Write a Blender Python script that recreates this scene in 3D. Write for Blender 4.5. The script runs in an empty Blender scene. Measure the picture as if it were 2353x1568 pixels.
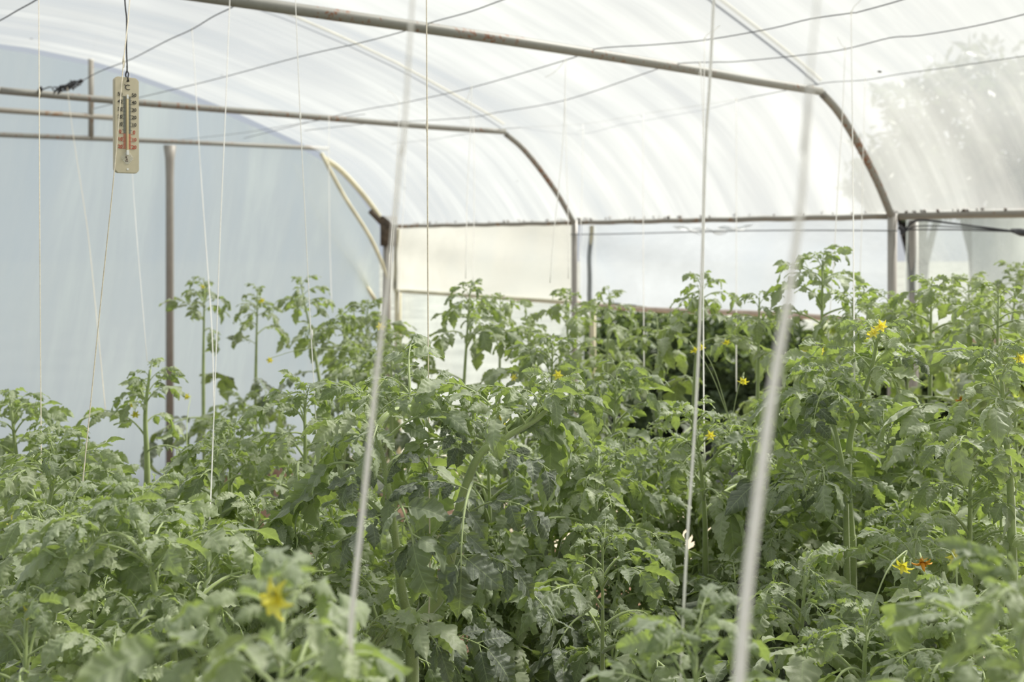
import bpy, bmesh, math, random
import numpy as np
from mathutils import Vector, Matrix

# ------------------------------------------------------------------ camera, sky, sun, exposure
C = bpy.context.scene.collection
SC = bpy.context.scene
FPX = 2288.0            # focal length in pixels of the 2353 px wide frame (35 mm lens)
HOR = 555.0             # row of the horizon
EYE = 1.6
K = 0.64                # metres per survey unit
H = 0.95 * K            # height of the tie bars above the eye

cam = bpy.data.cameras.new('camera')
cam.sensor_width = 36.0
cam.lens = FPX * 36.0 / 2353.0
cam.shift_y = (HOR - 784.0) / 2353.0
cam.clip_start = 0.05
cam.dof.use_dof = True
cam.dof.focus_distance = 1.14
cam.dof.aperture_fstop = 7.0
cam.dof.aperture_blades = 7
camo = bpy.data.objects.new('camera', cam)
camo.location = (0, 0, EYE)
camo.rotation_euler = (math.pi / 2, 0, 0)
C.objects.link(camo)
SC.camera = camo

w = bpy.data.worlds.new('world')
SC.world = w
w.use_nodes = True
nt = w.node_tree
nt.nodes.clear()
N = nt.nodes.new
out = N('ShaderNodeOutputWorld'); bg = N('ShaderNodeBackground')
tc = N('ShaderNodeTexCoord'); sep = N('ShaderNodeSeparateXYZ')
nt.links.new(tc.outputs['Generated'], sep.inputs[0])
noi = N('ShaderNodeTexNoise'); noi.inputs['Scale'].default_value = 2.2; noi.inputs['Detail'].default_value = 3
nt.links.new(tc.outputs['Generated'], noi.inputs['Vector'])
m1 = N('ShaderNodeMath'); m1.operation = 'MULTIPLY_ADD'; m1.inputs[1].default_value = 0.55; m1.inputs[2].default_value = 0.30
nt.links.new(sep.outputs['X'], m1.inputs[0])
m2 = N('ShaderNodeMath'); m2.operation = 'MULTIPLY_ADD'; m2.inputs[1].default_value = 0.75
nt.links.new(sep.outputs['Z'], m2.inputs[0]); nt.links.new(m1.outputs[0], m2.inputs[2])
m3 = N('ShaderNodeMath'); m3.operation = 'MULTIPLY_ADD'; m3.inputs[1].default_value = 0.5
nt.links.new(noi.outputs['Fac'], m3.inputs[0]); nt.links.new(m2.outputs[0], m3.inputs[2])
cr = N('ShaderNodeValToRGB')
cr.color_ramp.elements[0].position = 0.15; cr.color_ramp.elements[0].color = (0.65, 0.75, 0.89, 1)
cr.color_ramp.elements[1].position = 0.95; cr.color_ramp.elements[1].color = (0.97, 0.99, 1.0, 1)
nt.links.new(m3.outputs[0], cr.inputs[0])
nt.links.new(cr.outputs[0], bg.inputs['Color'])
bg.inputs['Strength'].default_value = .56
nt.links.new(bg.outputs[0], out.inputs[0])

sl = bpy.data.lights.new('sun', 'SUN')
sl.energy = 9.0
sl.angle = math.radians(12)
sl.color = (1.0, 0.96, 0.88)
so = bpy.data.objects.new('sun', sl)
sd = Vector((0.78, 0.44, 1.0)).normalized()      # towards the sun: high, beyond the right side of the tunnel
so.rotation_euler = sd.to_track_quat('Z', 'Y').to_euler()
C.objects.link(so)

SC.view_settings.view_transform = 'Standard'
SC.view_settings.look = 'None'
SC.view_settings.exposure = 0.18
SC.view_settings.gamma = 1.0
SC.view_settings.use_curve_mapping = False
SC.cycles.max_bounces = 8
SC.cycles.diffuse_bounces = 4
SC.cycles.transparent_max_bounces = 16
SC.cycles.transmission_bounces = 6
SC.cycles.caustics_reflective = False
SC.cycles.caustics_refractive = False
SC.cycles.sample_clamp_indirect = 6

# ------------------------------------------------------------------ placing helpers
def P(px, py, Z):
    """point at depth Z survey units seen at the photograph's pixel"""
    Z = Z * K
    return Vector(((px - 1176.5) / FPX * Z, Z, EYE - (py - HOR) / FPX * Z))

def PH(px, py, h):
    """point h metres above the eye seen at the pixel"""
    return P(px, py, FPX * h / (HOR - py) / K)

AX = Vector((-0.650, 0.760, 0)).normalized()      # along the tunnel
CX = Vector((0.789, 0.6137, 0)).normalized()      # across the tunnel, towards the right eave
EA = Vector((2.734 * H, 7.16 * H, 0))
BAY = 3.276 * H
def F(s, t, z):
    """tunnel frame: s bays past the first hoop in view, t metres in from the right eave, z height"""
    p = EA + AX * (s * BAY) - CX * t
    p.z = z
    return p

PROFILE = [(0, .20), (.14, .39), (.275, .55), (.488, .765), (.667, .915), (.839, 1.016), (1.1, 1.13), (1.5, 1.28), (2.0, 1.46),
           (2.5, 1.61), (3.0, 1.74), (3.44, 1.83), (4.0, 1.895), (4.6, 1.915)]
PROFILE = PROFILE + [(9.2 - t, h) for t, h in reversed(PROFILE[:-1])]
PT = np.array([p[0] for p in PROFILE]) * H
PZ = np.array([p[1] for p in PROFILE]) * H + EYE

# ------------------------------------------------------------------ materials
def mat(name):
    m = bpy.data.materials.new(name)
    m.use_nodes = True
    m.node_tree.nodes.clear()
    return m, m.node_tree.nodes.new, m.node_tree.links.new

def ramp(n, stops):
    r = n('ShaderNodeValToRGB')
    e = r.color_ramp.elements
    while len(e) < len(stops): e.new(0.5)
    for el, (p, c) in zip(e, stops):
        el.position = p
        el.color = (*c, 1) if len(c) == 3 else c
    return r

def simple(name, col, rough=0.6, spec=0.4, noise=0.0, scale=20, metal=0.0, bump=0.0):
    m, n, l = mat(name)
    o = n('ShaderNodeOutputMaterial'); b = n('ShaderNodeBsdfPrincipled')
    b.inputs['Roughness'].default_value = rough
    b.inputs['Specular IOR Level'].default_value = spec
    b.inputs['Metallic'].default_value = metal
    b.inputs['Base Color'].default_value = (*col, 1)
    if noise or bump:
        t = n('ShaderNodeTexCoord'); nz = n('ShaderNodeTexNoise'); nz.inputs['Scale'].default_value = scale; nz.inputs['Detail'].default_value = 5
        l(t.outputs['Object'], nz.inputs['Vector'])
        if noise:
            r = ramp(n, [(0.3, tuple(c * (1 - noise) for c in col)), (0.7, tuple(min(1, c * (1 + noise)) for c in col))])
            l(nz.outputs['Fac'], r.inputs[0]); l(r.outputs[0], b.inputs['Base Color'])
        if bump:
            bp = n('ShaderNodeBump'); bp.inputs['Strength'].default_value = bump
            l(nz.outputs['Fac'], bp.inputs['Height']); l(bp.outputs[0], b.inputs['Normal'])
    l(b.outputs[0], o.inputs[0])
    return m

def pipe_mat(name, base, rust, amount, scale=26):
    m, n, l = mat(name)
    o = n('ShaderNodeOutputMaterial'); b = n('ShaderNodeBsdfPrincipled'); t = n('ShaderNodeTexCoord')
    a = n('ShaderNodeTexNoise'); a.inputs['Scale'].default_value = scale; a.inputs['Detail'].default_value = 6; a.inputs['Roughness'].default_value = 0.65
    c = n('ShaderNodeTexNoise'); c.inputs['Scale'].default_value = 3.0; c.inputs['Detail'].default_value = 3
    l(t.outputs['Object'], a.inputs['Vector']); l(t.outputs['Object'], c.inputs['Vector'])
    add = n('ShaderNodeMath'); add.operation = 'MULTIPLY_ADD'; add.inputs[1].default_value = 0.5
    l(c.outputs['Fac'], add.inputs[0]); l(a.outputs['Fac'], add.inputs[2])
    r = ramp(n, [(amount, (0, 0, 0)), (amount + .035, (1, 1, 1))])
    l(add.outputs[0], r.inputs[0])
    mx = n('ShaderNodeMix'); mx.data_type = 'RGBA'
    rc = ramp(n, [(0.35, tuple(x * .55 for x in rust)), (0.6, rust)])
    l(c.outputs['Fac'], rc.inputs[0])
    bc = ramp(n, [(0.3, tuple(x * .86 for x in base)), (0.7, base)])
    l(a.outputs['Fac'], bc.inputs[0])
    l(r.outputs[0], mx.inputs['Factor']); l(bc.outputs[0], mx.inputs['A']); l(rc.outputs[0], mx.inputs['B'])
    l(mx.outputs['Result'], b.inputs['Base Color'])
    b.inputs['Roughness'].default_value = 0.5
    l(b.outputs[0], o.inputs[0])
    return m

def film_mat(name, tint, clear_lo, clear_hi, su, sv, gloss=0.06, stain=None, dots=False, clear_tint=(.97, .98, .98)):
    """translucent plastic sheeting: UV is metres; wrinkles run along v"""
    m, n, l = mat(name)
    o = n('ShaderNodeOutputMaterial'); t = n('ShaderNodeTexCoord')
    mp = n('ShaderNodeMapping'); mp.inputs['Scale'].default_value = (su, sv, 1)
    mp.inputs['Rotation'].default_value = (0, 0, 0.12)
    l(t.outputs['UV'], mp.inputs['Vector'])
    nz = n('ShaderNodeTexNoise'); nz.inputs['Scale'].default_value = 1; nz.inputs['Detail'].default_value = 6; nz.inputs['Roughness'].default_value = .62
    nz.inputs['Distortion'].default_value = .35
    l(mp.outputs[0], nz.inputs['Vector'])
    n2 = n('ShaderNodeTexNoise'); n2.inputs['Scale'].default_value = .7; n2.inputs['Detail'].default_value = 3
    l(t.outputs['UV'], n2.inputs['Vector'])
    av = n('ShaderNodeMath'); av.operation = 'MULTIPLY_ADD'; av.inputs[1].default_value = .5
    l(n2.outputs['Fac'], av.inputs[0])
    hv = n('ShaderNodeMath'); hv.operation = 'MULTIPLY'; hv.inputs[1].default_value = .5
    l(nz.outputs['Fac'], hv.inputs[0]); l(hv.outputs[0], av.inputs[2])
    mr = n('ShaderNodeMapRange'); mr.inputs['From Min'].default_value = .38; mr.inputs['From Max'].default_value = .62
    mr.inputs['To Min'].default_value = 1 - clear_hi; mr.inputs['To Max'].default_value = 1 - clear_lo
    l(av.outputs[0], mr.inputs['Value'])
    tr = n('ShaderNodeBsdfTransparent'); tr.inputs[0].default_value = (*clear_tint, 1)
    tl = n('ShaderNodeBsdfTranslucent'); tl.inputs[0].default_value = (*tint, 1)
    df = n('ShaderNodeBsdfDiffuse'); df.inputs[0].default_value = (*tint, 1)
    gl = n('ShaderNodeBsdfGlossy'); gl.inputs['Roughness'].default_value = .18
    if stain:
        st = n('ShaderNodeTexNoise'); st.inputs['Scale'].default_value = 1.6; st.inputs['Detail'].default_value = 5
        l(t.outputs['UV'], st.inputs['Vector'])
        r = ramp(n, [(.45, tint), (.68, stain)])
        l(st.outputs['Fac'], r.inputs[0]); l(r.outputs[0], tl.inputs[0]); l(r.outputs[0], df.inputs[0])
    bp = n('ShaderNodeBump'); bp.inputs['Strength'].default_value = .55; bp.inputs['Distance'].default_value = .03
    l(nz.outputs['Fac'], bp.inputs['Height'])
    for x in (tl, df, gl): l(bp.outputs[0], x.inputs['Normal'])
    else:
        r = ramp(n, [(.36, tuple(c * d for c, d in zip(tint, (.90, .92, .945)))), (.50, tuple(c * .95 for c in tint)), (.62, tuple(min(1, c * 1.05) for c in tint))])
        l(nz.outputs['Fac'], r.inputs[0]); l(r.outputs[0], tl.inputs[0]); l(r.outputs[0], df.inputs[0])
    a = n('ShaderNodeMixShader'); a.inputs[0].default_value = .12
    l(tl.outputs[0], a.inputs[1]); l(df.outputs[0], a.inputs[2])
    b = n('ShaderNodeMixShader'); l(mr.outputs[0], b.inputs[0]); l(tr.outputs[0], b.inputs[1]); l(a.outputs[0], b.inputs[2])
    c = n('ShaderNodeMixShader'); c.inputs[0].default_value = gloss
    l(b.outputs[0], c.inputs[1]); l(gl.outputs[0], c.inputs[2])
    last = c
    if dots:
        vo = n('ShaderNodeTexVoronoi'); vo.inputs['Scale'].default_value = 3.3
        l(t.outputs['UV'], vo.inputs['Vector'])
        lt = n('ShaderNodeMath'); lt.operation = 'LESS_THAN'; lt.inputs[1].default_value = .028
        l(vo.outputs['Distance'], lt.inputs[0])
        dk = n('ShaderNodeBsdfDiffuse'); dk.inputs[0].default_value = (.12, .11, .09, 1)
        d = n('ShaderNodeMixShader'); l(lt.outputs[0], d.inputs[0]); l(c.outputs[0], d.inputs[1]); l(dk.outputs[0], d.inputs[2])
        last = d
    l(last.outputs[0], o.inputs[0])
    return m

def leaf_mat(name, top, vein, glow, transl=.38, sheen=.5):
    """UV.x counts side veins, UV.y is -1..1 across the leaflet"""
    m, n, l = mat(name)
    o = n('ShaderNodeOutputMaterial'); t = n('ShaderNodeTexCoord'); sp = n('ShaderNodeSeparateXYZ')
    l(t.outputs['UV'], sp.inputs[0])
    def M(op, a, b=None, c=None):
        x = n('ShaderNodeMath'); x.operation = op
        for i, v in enumerate((a, b, c)):
            if v is None: continue
            if isinstance(v, (int, float)): x.inputs[i].default_value = v
            else: l(v, x.inputs[i])
        return x.outputs[0]
    av = M('ABSOLUTE', sp.outputs['Y'])
    ph = M('FRACT', M('SUBTRACT', sp.outputs['X'], M('MULTIPLY', av, .85)))
    side = M('LESS_THAN', M('ABSOLUTE', M('SUBTRACT', ph, .5)), .038)
    mid = M('LESS_THAN', av, .04)
    vn = M('MAXIMUM', M('MULTIPLY', side, M('SUBTRACT', 1.0, M('MULTIPLY', av, .6))), mid)
    oi = n('ShaderNodeObjectInfo')
    nz = n('ShaderNodeTexNoise'); nz.inputs['Scale'].default_value = 45; nz.inputs['Detail'].default_value = 5
    l(t.outputs['Object'], nz.inputs['Vector'])
    nb = n('ShaderNodeTexNoise'); nb.inputs['Scale'].default_value = 9; nb.inputs['Detail'].default_value = 2
    l(t.outputs['Object'], nb.inputs['Vector'])
    r = ramp(n, [(.3, tuple(x * .62 for x in top)), (.7, tuple(x * 1.4 for x in top))])
    mixn = M('MULTIPLY_ADD', nz.outputs['Fac'], .5, M('MULTIPLY', nb.outputs['Fac'], .5))
    l(mixn, r.inputs[0])
    hs = n('ShaderNodeHueSaturation')
    l(M('MULTIPLY_ADD', oi.outputs['Random'], -.035, .515), hs.inputs['Hue'])
    l(M('MULTIPLY_ADD', oi.outputs['Random'], .8, .62), hs.inputs['Value'])
    l(r.outputs[0], hs.inputs['Color']); hs.inputs['Saturation'].default_value = .82
    mx = n('ShaderNodeMix'); mx.data_type = 'RGBA'
    l(M('MULTIPLY', vn, .5), mx.inputs['Factor']); l(hs.outputs[0], mx.inputs['A']); mx.inputs['B'].default_value = (*vein, 1)
    # the underside is paler
    geo = n('ShaderNodeNewGeometry')
    mb = n('ShaderNodeMix'); mb.data_type = 'RGBA'
    l(M('MULTIPLY', geo.outputs['Backfacing'], .45), mb.inputs['Factor']); l(mx.outputs['Result'], mb.inputs['A'])
    mb.inputs['B'].default_value = (vein[0], vein[1], vein[2], 1)
    b = n('ShaderNodeBsdfPrincipled')
    l(mb.outputs['Result'], b.inputs['Base Color'])
    b.inputs['Roughness'].default_value = .50
    b.inputs['Specular IOR Level'].default_value = .5
    b.inputs['Sheen Weight'].default_value = sheen
    b.inputs['Sheen Roughness'].default_value = .45
    b.inputs['Sheen Tint'].default_value = (.92, .97, .88, 1)
    bp = n('ShaderNodeBump'); bp.inputs['Strength'].default_value = .8; bp.inputs['Distance'].default_value = .003
    l(M('SUBTRACT', nz.outputs['Fac'], M('MULTIPLY', vn, .55)), bp.inputs['Height']); l(bp.outputs[0], b.inputs['Normal'])
    tl = n('ShaderNodeBsdfTranslucent')
    gm = n('ShaderNodeMix'); gm.data_type = 'RGBA'
    l(M('MULTIPLY', vn, .5), gm.inputs['Factor']); gm.inputs['A'].default_value = (*glow, 1)
    gm.inputs['B'].default_value = tuple(min(1, g * 1.5) for g in glow) + (1,)
    l(gm.outputs['Result'], tl.inputs[0])
    ms = n('ShaderNodeMixShader'); ms.inputs[0].default_value = transl
    l(b.outputs[0], ms.inputs[1]); l(tl.outputs[0], ms.inputs[2])
    l(ms.outputs[0], o.inputs[0])
    return m

LEAF = leaf_mat('tomato_leaf', (.115, .143, .100), (.42, .50, .27), (.36, .50, .06), .22, .9)
YOUNG = leaf_mat('young_leaf', (.25, .30, .17), (.44, .52, .29), (.50, .66, .12), .32, .9)
STEM = simple('green_stem', (.36, .44, .18), .5, .35, noise=.18, scale=30)
STEM.node_tree.nodes['Principled BSDF'].inputs['Sheen Weight'].default_value = .6
HAIR = simple('stem_hair', (.75, .8, .66), .6, .2)
PETAL = leaf_mat('yellow_petal', (.95, .86, .07), (.95, .88, .10), (1.0, .92, .06), .4, .1)
ORANGE = simple('wilted_petal', (.75, .33, .03), .6)
PIPE = pipe_mat('grey_pipe', (.30, .295, .265), (.24, .10, .045), .835, 60)
PIPE_OLD = pipe_mat('rusty_pipe', (.33, .305, .26), (.27, .17, .10), .83, 18)
POST = pipe_mat('post_paint', (.36, .335, .30), (.30, .24, .19), .93, 14)
PALE = simple('pale_timber', (.62, .58, .42), .7, noise=.2, scale=8)
BROWN = simple('dark_bracket', (.10, .075, .055), .8, noise=.4, scale=30)
WIRE = simple('dark_wire', (.045, .045, .05), .55, .5)
WIREG = simple('grey_wire', (.16, .17, .17), .5, .5)
TWINE = simple('white_twine', (.93, .92, .88), .75, .2, noise=.12, scale=300)
TWINEY = simple('straw_twine', (.82, .75, .60), .75, .2, noise=.15, scale=300)
def translucent_twine(m, f=.5):
    n, l = m.node_tree.nodes.new, m.node_tree.links.new
    b = m.node_tree.nodes['Principled BSDF']; o = [x for x in m.node_tree.nodes if x.type == 'OUTPUT_MATERIAL'][0]
    t = n('ShaderNodeBsdfTranslucent'); t.inputs[0].default_value = (.95, .94, .9, 1)
    x = n('ShaderNodeMixShader'); x.inputs[0].default_value = f
    l(b.outputs[0], x.inputs[1]); l(t.outputs[0], x.inputs[2]); l(x.outputs[0], o.inputs[0])
translucent_twine(TWINE); translucent_twine(TWINEY, .3)
ROOF = film_mat('roof_film', (.39, .405, .40), .26, .60, 3.4, .24, .05, dots=True)
GABLE = film_mat('gable_film', (.86, .93, .985), .01, .07, 2.6, .25, .03)
SIDE = film_mat('side_film', (.42, .445, .47), .02, .12, 1.2, 1.2, .10)
SIDEY = film_mat('yellowed_film', (.45, .45, .41), .02, .10, 1.0, 1.0, .05, stain=(.42, .40, .27))
SIDEC = film_mat('clear_film', (.46, .49, .46), .30, .65, 2.5, 1.5, .10)

# ------------------------------------------------------------------ object helpers
def tag(o, label, cat, group=None, kind=None):
    if label: o['label'] = label
    if cat: o['category'] = cat
    if group: o['group'] = group
    if kind: o['kind'] = kind
    return o

def link(name, me, parent=None):
    o = bpy.data.objects.new(name, me)
    C.objects.link(o)
    if parent: o.parent = parent
    return o

def empty(name, loc, label, cat, group=None, kind=None):
    o = bpy.data.objects.new(name, None)
    o.empty_display_size = .1
    o.location = loc
    C.objects.link(o)
    return tag(o, label, cat, group, kind)

def mesh_np(name, V, Fq, mats, mi=None, UV=None, smooth=True):
    """V (n,3), Fq (m,4) quads, UV per vertex"""
    V = np.asarray(V, dtype=np.float32); Fq = np.asarray(Fq, dtype=np.int32)
    me = bpy.data.meshes.new(name)
    me.vertices.add(len(V)); me.vertices.foreach_set('co', V.ravel())
    me.loops.add(Fq.size); me.loops.foreach_set('vertex_index', Fq.ravel())
    me.polygons.add(len(Fq))
    me.polygons.foreach_set('loop_start', np.arange(0, Fq.size, 4, dtype=np.int32))
    me.polygons.foreach_set('loop_total', np.full(len(Fq), 4, dtype=np.int32))
    if smooth: me.polygons.foreach_set('use_smooth', np.ones(len(Fq), dtype=bool))
    if mi is not None: me.polygons.foreach_set('material_index', np.asarray(mi, dtype=np.int32))
    for m in mats: me.materials.append(m)
    if UV is not None:
        ul = me.uv_layers.new(name='UVMap')
        ul.data.foreach_set('uv', np.asarray(UV, dtype=np.float32)[Fq.ravel()].ravel())
    me.update(calc_edges=True)
    me.validate()
    return me

class Geo:
    """collects quads, then becomes one mesh"""
    def __init__(s): s.V = []; s.F = []; s.U = []; s.M = []; s.n = 0
    def add(s, V, Fq, U=None, mi=0):
        V = np.asarray(V, float); Fq = np.asarray(Fq, int)
        s.V.append(V); s.F.append(Fq + s.n); s.n += len(V)
        s.U.append(np.zeros((len(V), 2)) if U is None else np.asarray(U, float))
        s.M.append(np.full(len(Fq), mi, int))
    def merged(s): return np.vstack(s.V), np.vstack(s.F), np.vstack(s.U), np.concatenate(s.M)
    def put(s, geo, mat4, mi=None):
        V, Fq, U, M = geo
        s.V.append(V @ mat4[:3, :3].T + mat4[:3, 3]); s.F.append(Fq + s.n); s.n += len(V); s.U.append(U); s.M.append(M)
    def mesh(s, name, mats):
        V, Fq, U, M = s.merged()
        return mesh_np(name, V, Fq, mats, M, U)

def tube_np(pts, rad, sides=8, caps=True):
    pts = np.asarray([tuple(p) for p in pts], float); n = len(pts)
    rad = np.full(n, rad, float) if np.isscalar(rad) else np.asarray(rad, float)
    tg = np.gradient(pts, axis=0); tg /= np.linalg.norm(tg, axis=1)[:, None] + 1e-12
    up = np.array([0, 0, 1.0]) if abs(tg[0][2]) < .9 else np.array([1.0, 0, 0])
    x = np.cross(tg[0], up); x /= np.linalg.norm(x)
    V = []
    an = np.arange(sides) / sides * 2 * np.pi
    for i in range(n):
        x = x - tg[i] * x.dot(tg[i]); x /= np.linalg.norm(x) + 1e-12
        y = np.cross(tg[i], x)
        V.append(pts[i] + rad[i] * (np.cos(an)[:, None] * x + np.sin(an)[:, None] * y))
    if caps:
        V = [np.repeat(pts[:1], sides, 0)] + V + [np.repeat(pts[-1:], sides, 0)]
    k = len(V); V = np.vstack(V)
    Fq = [(i * sides + j, i * sides + (j + 1) % sides, (i + 1) * sides + (j + 1) % sides, (i + 1) * sides + j) for i in range(k - 1) for j in range(sides)]
    return V, np.array(Fq)

def smooth_path(pts, per=5):
    """Catmull-Rom through the points"""
    pts = [np.array(tuple(p), float) for p in pts]
    if len(pts) < 3: 
        return [pts[0] + (pts[-1] - pts[0]) * k / per for k in range(per + 1)]
    e = [2 * pts[0] - pts[1]] + pts + [2 * pts[-1] - pts[-2]]
    o = []
    for i in range(1, len(e) - 2):
        for k in range(per):
            t = k / per
            o.append(.5 * (2 * e[i] + (e[i + 1] - e[i - 1]) * t + (2 * e[i - 1] - 5 * e[i] + 4 * e[i + 1] - e[i + 2]) * t * t + (3 * e[i] - e[i - 1] - 3 * e[i + 1] + e[i + 2]) * t ** 3))
    o.append(pts[-1])
    return o

def tube(name, pts, rad, m, parent=None, sides=10, local=None, k=K):
    V, Fq = tube_np(pts, np.asarray(rad) * k if not np.isscalar(rad) else rad * k, sides)
    if local is not None: V = V - np.array(tuple(local))
    return link(name, mesh_np(name, V, Fq, [m]), parent)

def box_np(c, sx, sy, sz):
    c = np.array(tuple(c), float)
    V = np.array([(x, y, z) for x in (-1, 1) for y in (-1, 1) for z in (-1, 1)], float) * np.array((sx, sy, sz)) / 2 + c
    return V, np.array([(0, 1, 3, 2), (4, 6, 7, 5), (0, 4, 5, 1), (2, 3, 7, 6), (0, 2, 6, 4), (1, 5, 7, 3)])

# ------------------------------------------------------------------ ground
def grid(name, f, nu, nv, m, uvf=None):
    V = []; U = []
    for i in range(nu + 1):
        for j in range(nv + 1):
            V.append(tuple(f(i / nu, j / nv))); U.append(uvf(i / nu, j / nv) if uvf else (i / nu, j / nv))
    Fq = [(i * (nv + 1) + j, (i + 1) * (nv + 1) + j, (i + 1) * (nv + 1) + j + 1, i * (nv + 1) + j + 1) for i in range(nu) for j in range(nv)]
    return link(name, mesh_np(name, V, Fq, [m], UV=U))

SOIL = simple('soil', (.14, .085, .055), .9, .2, noise=.45, scale=7, bump=.6)
SAND = simple('pale_path', (.42, .36, .27), .9, .2, noise=.2, scale=3, bump=.3)
LAWN = simple('outside_ground', (.25, .26, .235), .9, .2, noise=.35, scale=1.2)
rs = random.Random(3)
o = grid('floor', lambda u, v: F(-3.2 + 5.3 * u, .5 + 5.2 * v, .015 * math.sin(40 * u) * math.sin(31 * v)), 60, 60, SOIL)
tag(o, 'reddish brown soil floor under the tomato crop', 'floor', kind='structure')
o = grid('floor_path', lambda u, v: F(-3.2 + 5.3 * u, -.5 + 1.05 * v, .004 + .01 * math.sin(50 * u) * math.sin(9 * v)), 60, 8, SAND)
tag(o, 'pale sandy path along the right side of the greenhouse', 'path', kind='structure')
o = grid('ground', lambda u, v: Vector((-60 + 120 * u, -30 + 110 * v, -.03)), 4, 4, LAWN)
tag(o, 'pale grassy ground outside the greenhouse', 'ground', kind='structure')

# ------------------------------------------------------------------ plastic sheeting
def rough_noise(a, b, s=1.0):
    return (math.sin(a * 3.1 * s + 1.3 * math.sin(b * 2.3 * s)) + .6 * math.sin(a * 7.7 * s + b * 1.9 * s + 2) + .4 * math.sin(b * 5.3 * s - a * 2.1 * s)) / 2

arc = np.concatenate([[0], np.cumsum(np.hypot(np.diff(PT), np.diff(PZ)))])
def roof_pt(u, v):
    s = 2.012 - 5.4 * u
    a = arc[-1] * v
    t = float(np.interp(a, arc, PT)); z = float(np.interp(a, arc, PZ))
    sag = abs(math.sin(math.pi * s)) ** 1.2 * .035
    wob = rough_noise(s * BAY * 2.0, t * .5) * .010
    edge = min(1, 8 * v, 8 * (1 - v))
    return F(s, t, z - .005 - (sag - wob) * edge)
o = grid('ceiling', roof_pt, 150, 90, ROOF, lambda u, v: (5.4 * BAY * u, arc[-1] * v))
tag(o, 'wrinkled translucent white plastic roof film over the hoops', 'roof film', kind='structure')

def side_panel(name, s0, s1, z0, z1, m, label, out=.035, n=30, billow=.012):
    o = grid(name, lambda u, v: F(s0 + (s1 - s0) * u, -out + billow * rough_noise(u * abs(s1 - s0) * BAY * 1.2, v * 2), z0 + (z1 - z0) * v + (.015 * math.sin(u * 9) * (1 - v))), n, 10, m,
             lambda u, v: (abs(s1 - s0) * BAY * u, (z1 - z0) * v))
    return tag(o, label, 'wall', kind='structure')
EV = EYE + .20 * H
ZB = EYE - .6 * H
side_panel('wall_right', .02, .99, ZB, EV - .02, SIDE, 'bluish white plastic side sheet between the two pairs of posts')
side_panel('wall_right_far', 1.01, 1.985, ZB, EV - .02, SIDEY, 'yellowed plastic side sheet in the last bay by the corner post')
side_panel('wall_right_far_low', 1.01, 1.985, .0, ZB + .02, SIDEC, 'clear greenish plastic skirt under the yellowed side sheet', out=.09)
side_panel('wall_right_near', -3.3, -.02, ZB - .05 * H, EV - .02, SIDEC, 'clear creased plastic side sheet right of the double post')

# gable of film, tinted like the sky
def gable_pt(u, v):
    t = 9.2 * H * u
    top = float(np.interp(t, PT, PZ))
    z = 0.02 + (top - .04) * v
    p = F(2.02, t, z)
    return p + AX * (.05 + .02 * rough_noise(t * 1.1 + z * .4, z * .3))
o = grid('wall_end', gable_pt, 70, 24, GABLE, lambda u, v: (9.2 * H * u + .5 * v, 3.4 * v))
tag(o, 'pale blue plastic sheet closing the far end of the greenhouse', 'wall', kind='structure')
o = grid('wall_left', lambda u, v: F(-3.3 + 5.3 * u, 9.2 * H + .04, EV * v), 30, 6, GABLE, lambda u, v: (16 * u, 1.8 * v))
tag(o, 'translucent plastic sheet on the left side', 'wall', kind='structure')

# ------------------------------------------------------------------ steel frame
def arch_pts(s, t0, t1, drop=0.0, n=40):
    return [F(s, t, float(np.interp(t, PT, PZ)) + drop) for t in np.linspace(t0, t1, n)]

def fit_bar(points_px, h, r):
    return [PH(x, y, h) for x, y in points_px]

# first hoop: tie bar follows its slight bow
hoopA = empty('roof_hoop', F(0, 0, 0), 'nearest grey steel hoop with rust-speckled tie bar across the top', 'hoop frame', 'steel roof hoops')
def child_tube(name, pts, r, m, root, sides=14):
    return tube(name, pts, r, m, root, sides, root.location)
barA = [PH(448, -12, H), PH(678, 21, H), PH(960, 62, H), PH(1248, 105, H), PH(1600, 162, H), PH(1740, 187, H), PH(1885, 210, H)]
ext = barA[0] + (barA[0] - barA[1]).normalized() * 1.6
child_tube('tie_bar', smooth_path([ext] + barA, 4), .0255, PIPE, hoopA, 20)
child_tube('arch', smooth_path([F(0, t * H, EYE + h * H - .018) for t, h in PROFILE[:6]], 5), .0255, PIPE, hoopA, 18)
child_tube('upper_arch', [p + Vector((0, 0, .03)) for p in arch_pts(0, .86 * H, 8.3 * H, 0)], .011, PALE, hoopA, 12)
child_tube('post', [F(0, 0, 0), F(0, 0, EV + .01)], .031, POST, hoopA, 18)
child_tube('side_post', [F(-.035, -.05, 0), F(-.035, -.05, EV - .03)], .030, POST, hoopA, 18)

hoopB = empty('roof_hoop', F(1, 0, 0), 'second steel hoop whose tie bar runs behind the thermometer', 'hoop frame', 'steel roof hoops')
barB = [PH(-60, 203, H), PH(0, 208, H), PH(265, 231.5, H), PH(448, 247, H), PH(689, 266, H), PH(981, 291, H), PH(1161, 303, H)]
ext = barB[0] + (barB[0] - barB[-1]).normalized() * 1.2
child_tube('tie_bar', smooth_path([ext] + barB, 4), .0235, PIPE, hoopB, 16)
child_tube('arch', smooth_path([F(1, t * H, EYE + h * H - .018) for t, h in PROFILE[:6]], 5), .025, PIPE, hoopB, 14)
child_tube('upper_arch', [p + Vector((0, 0, .03)) for p in arch_pts(1, .86 * H, 8.3 * H, 0)], .011, PALE, hoopB, 12)
child_tube('post', [F(1, 0, 0), F(1, 0, EV + .01)], .028, POST, hoopB, 14)
child_tube('side_post', [F(.95, -.05, 0), F(.95, -.05, EV - .03)], .028, PALE, hoopB, 14)

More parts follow.
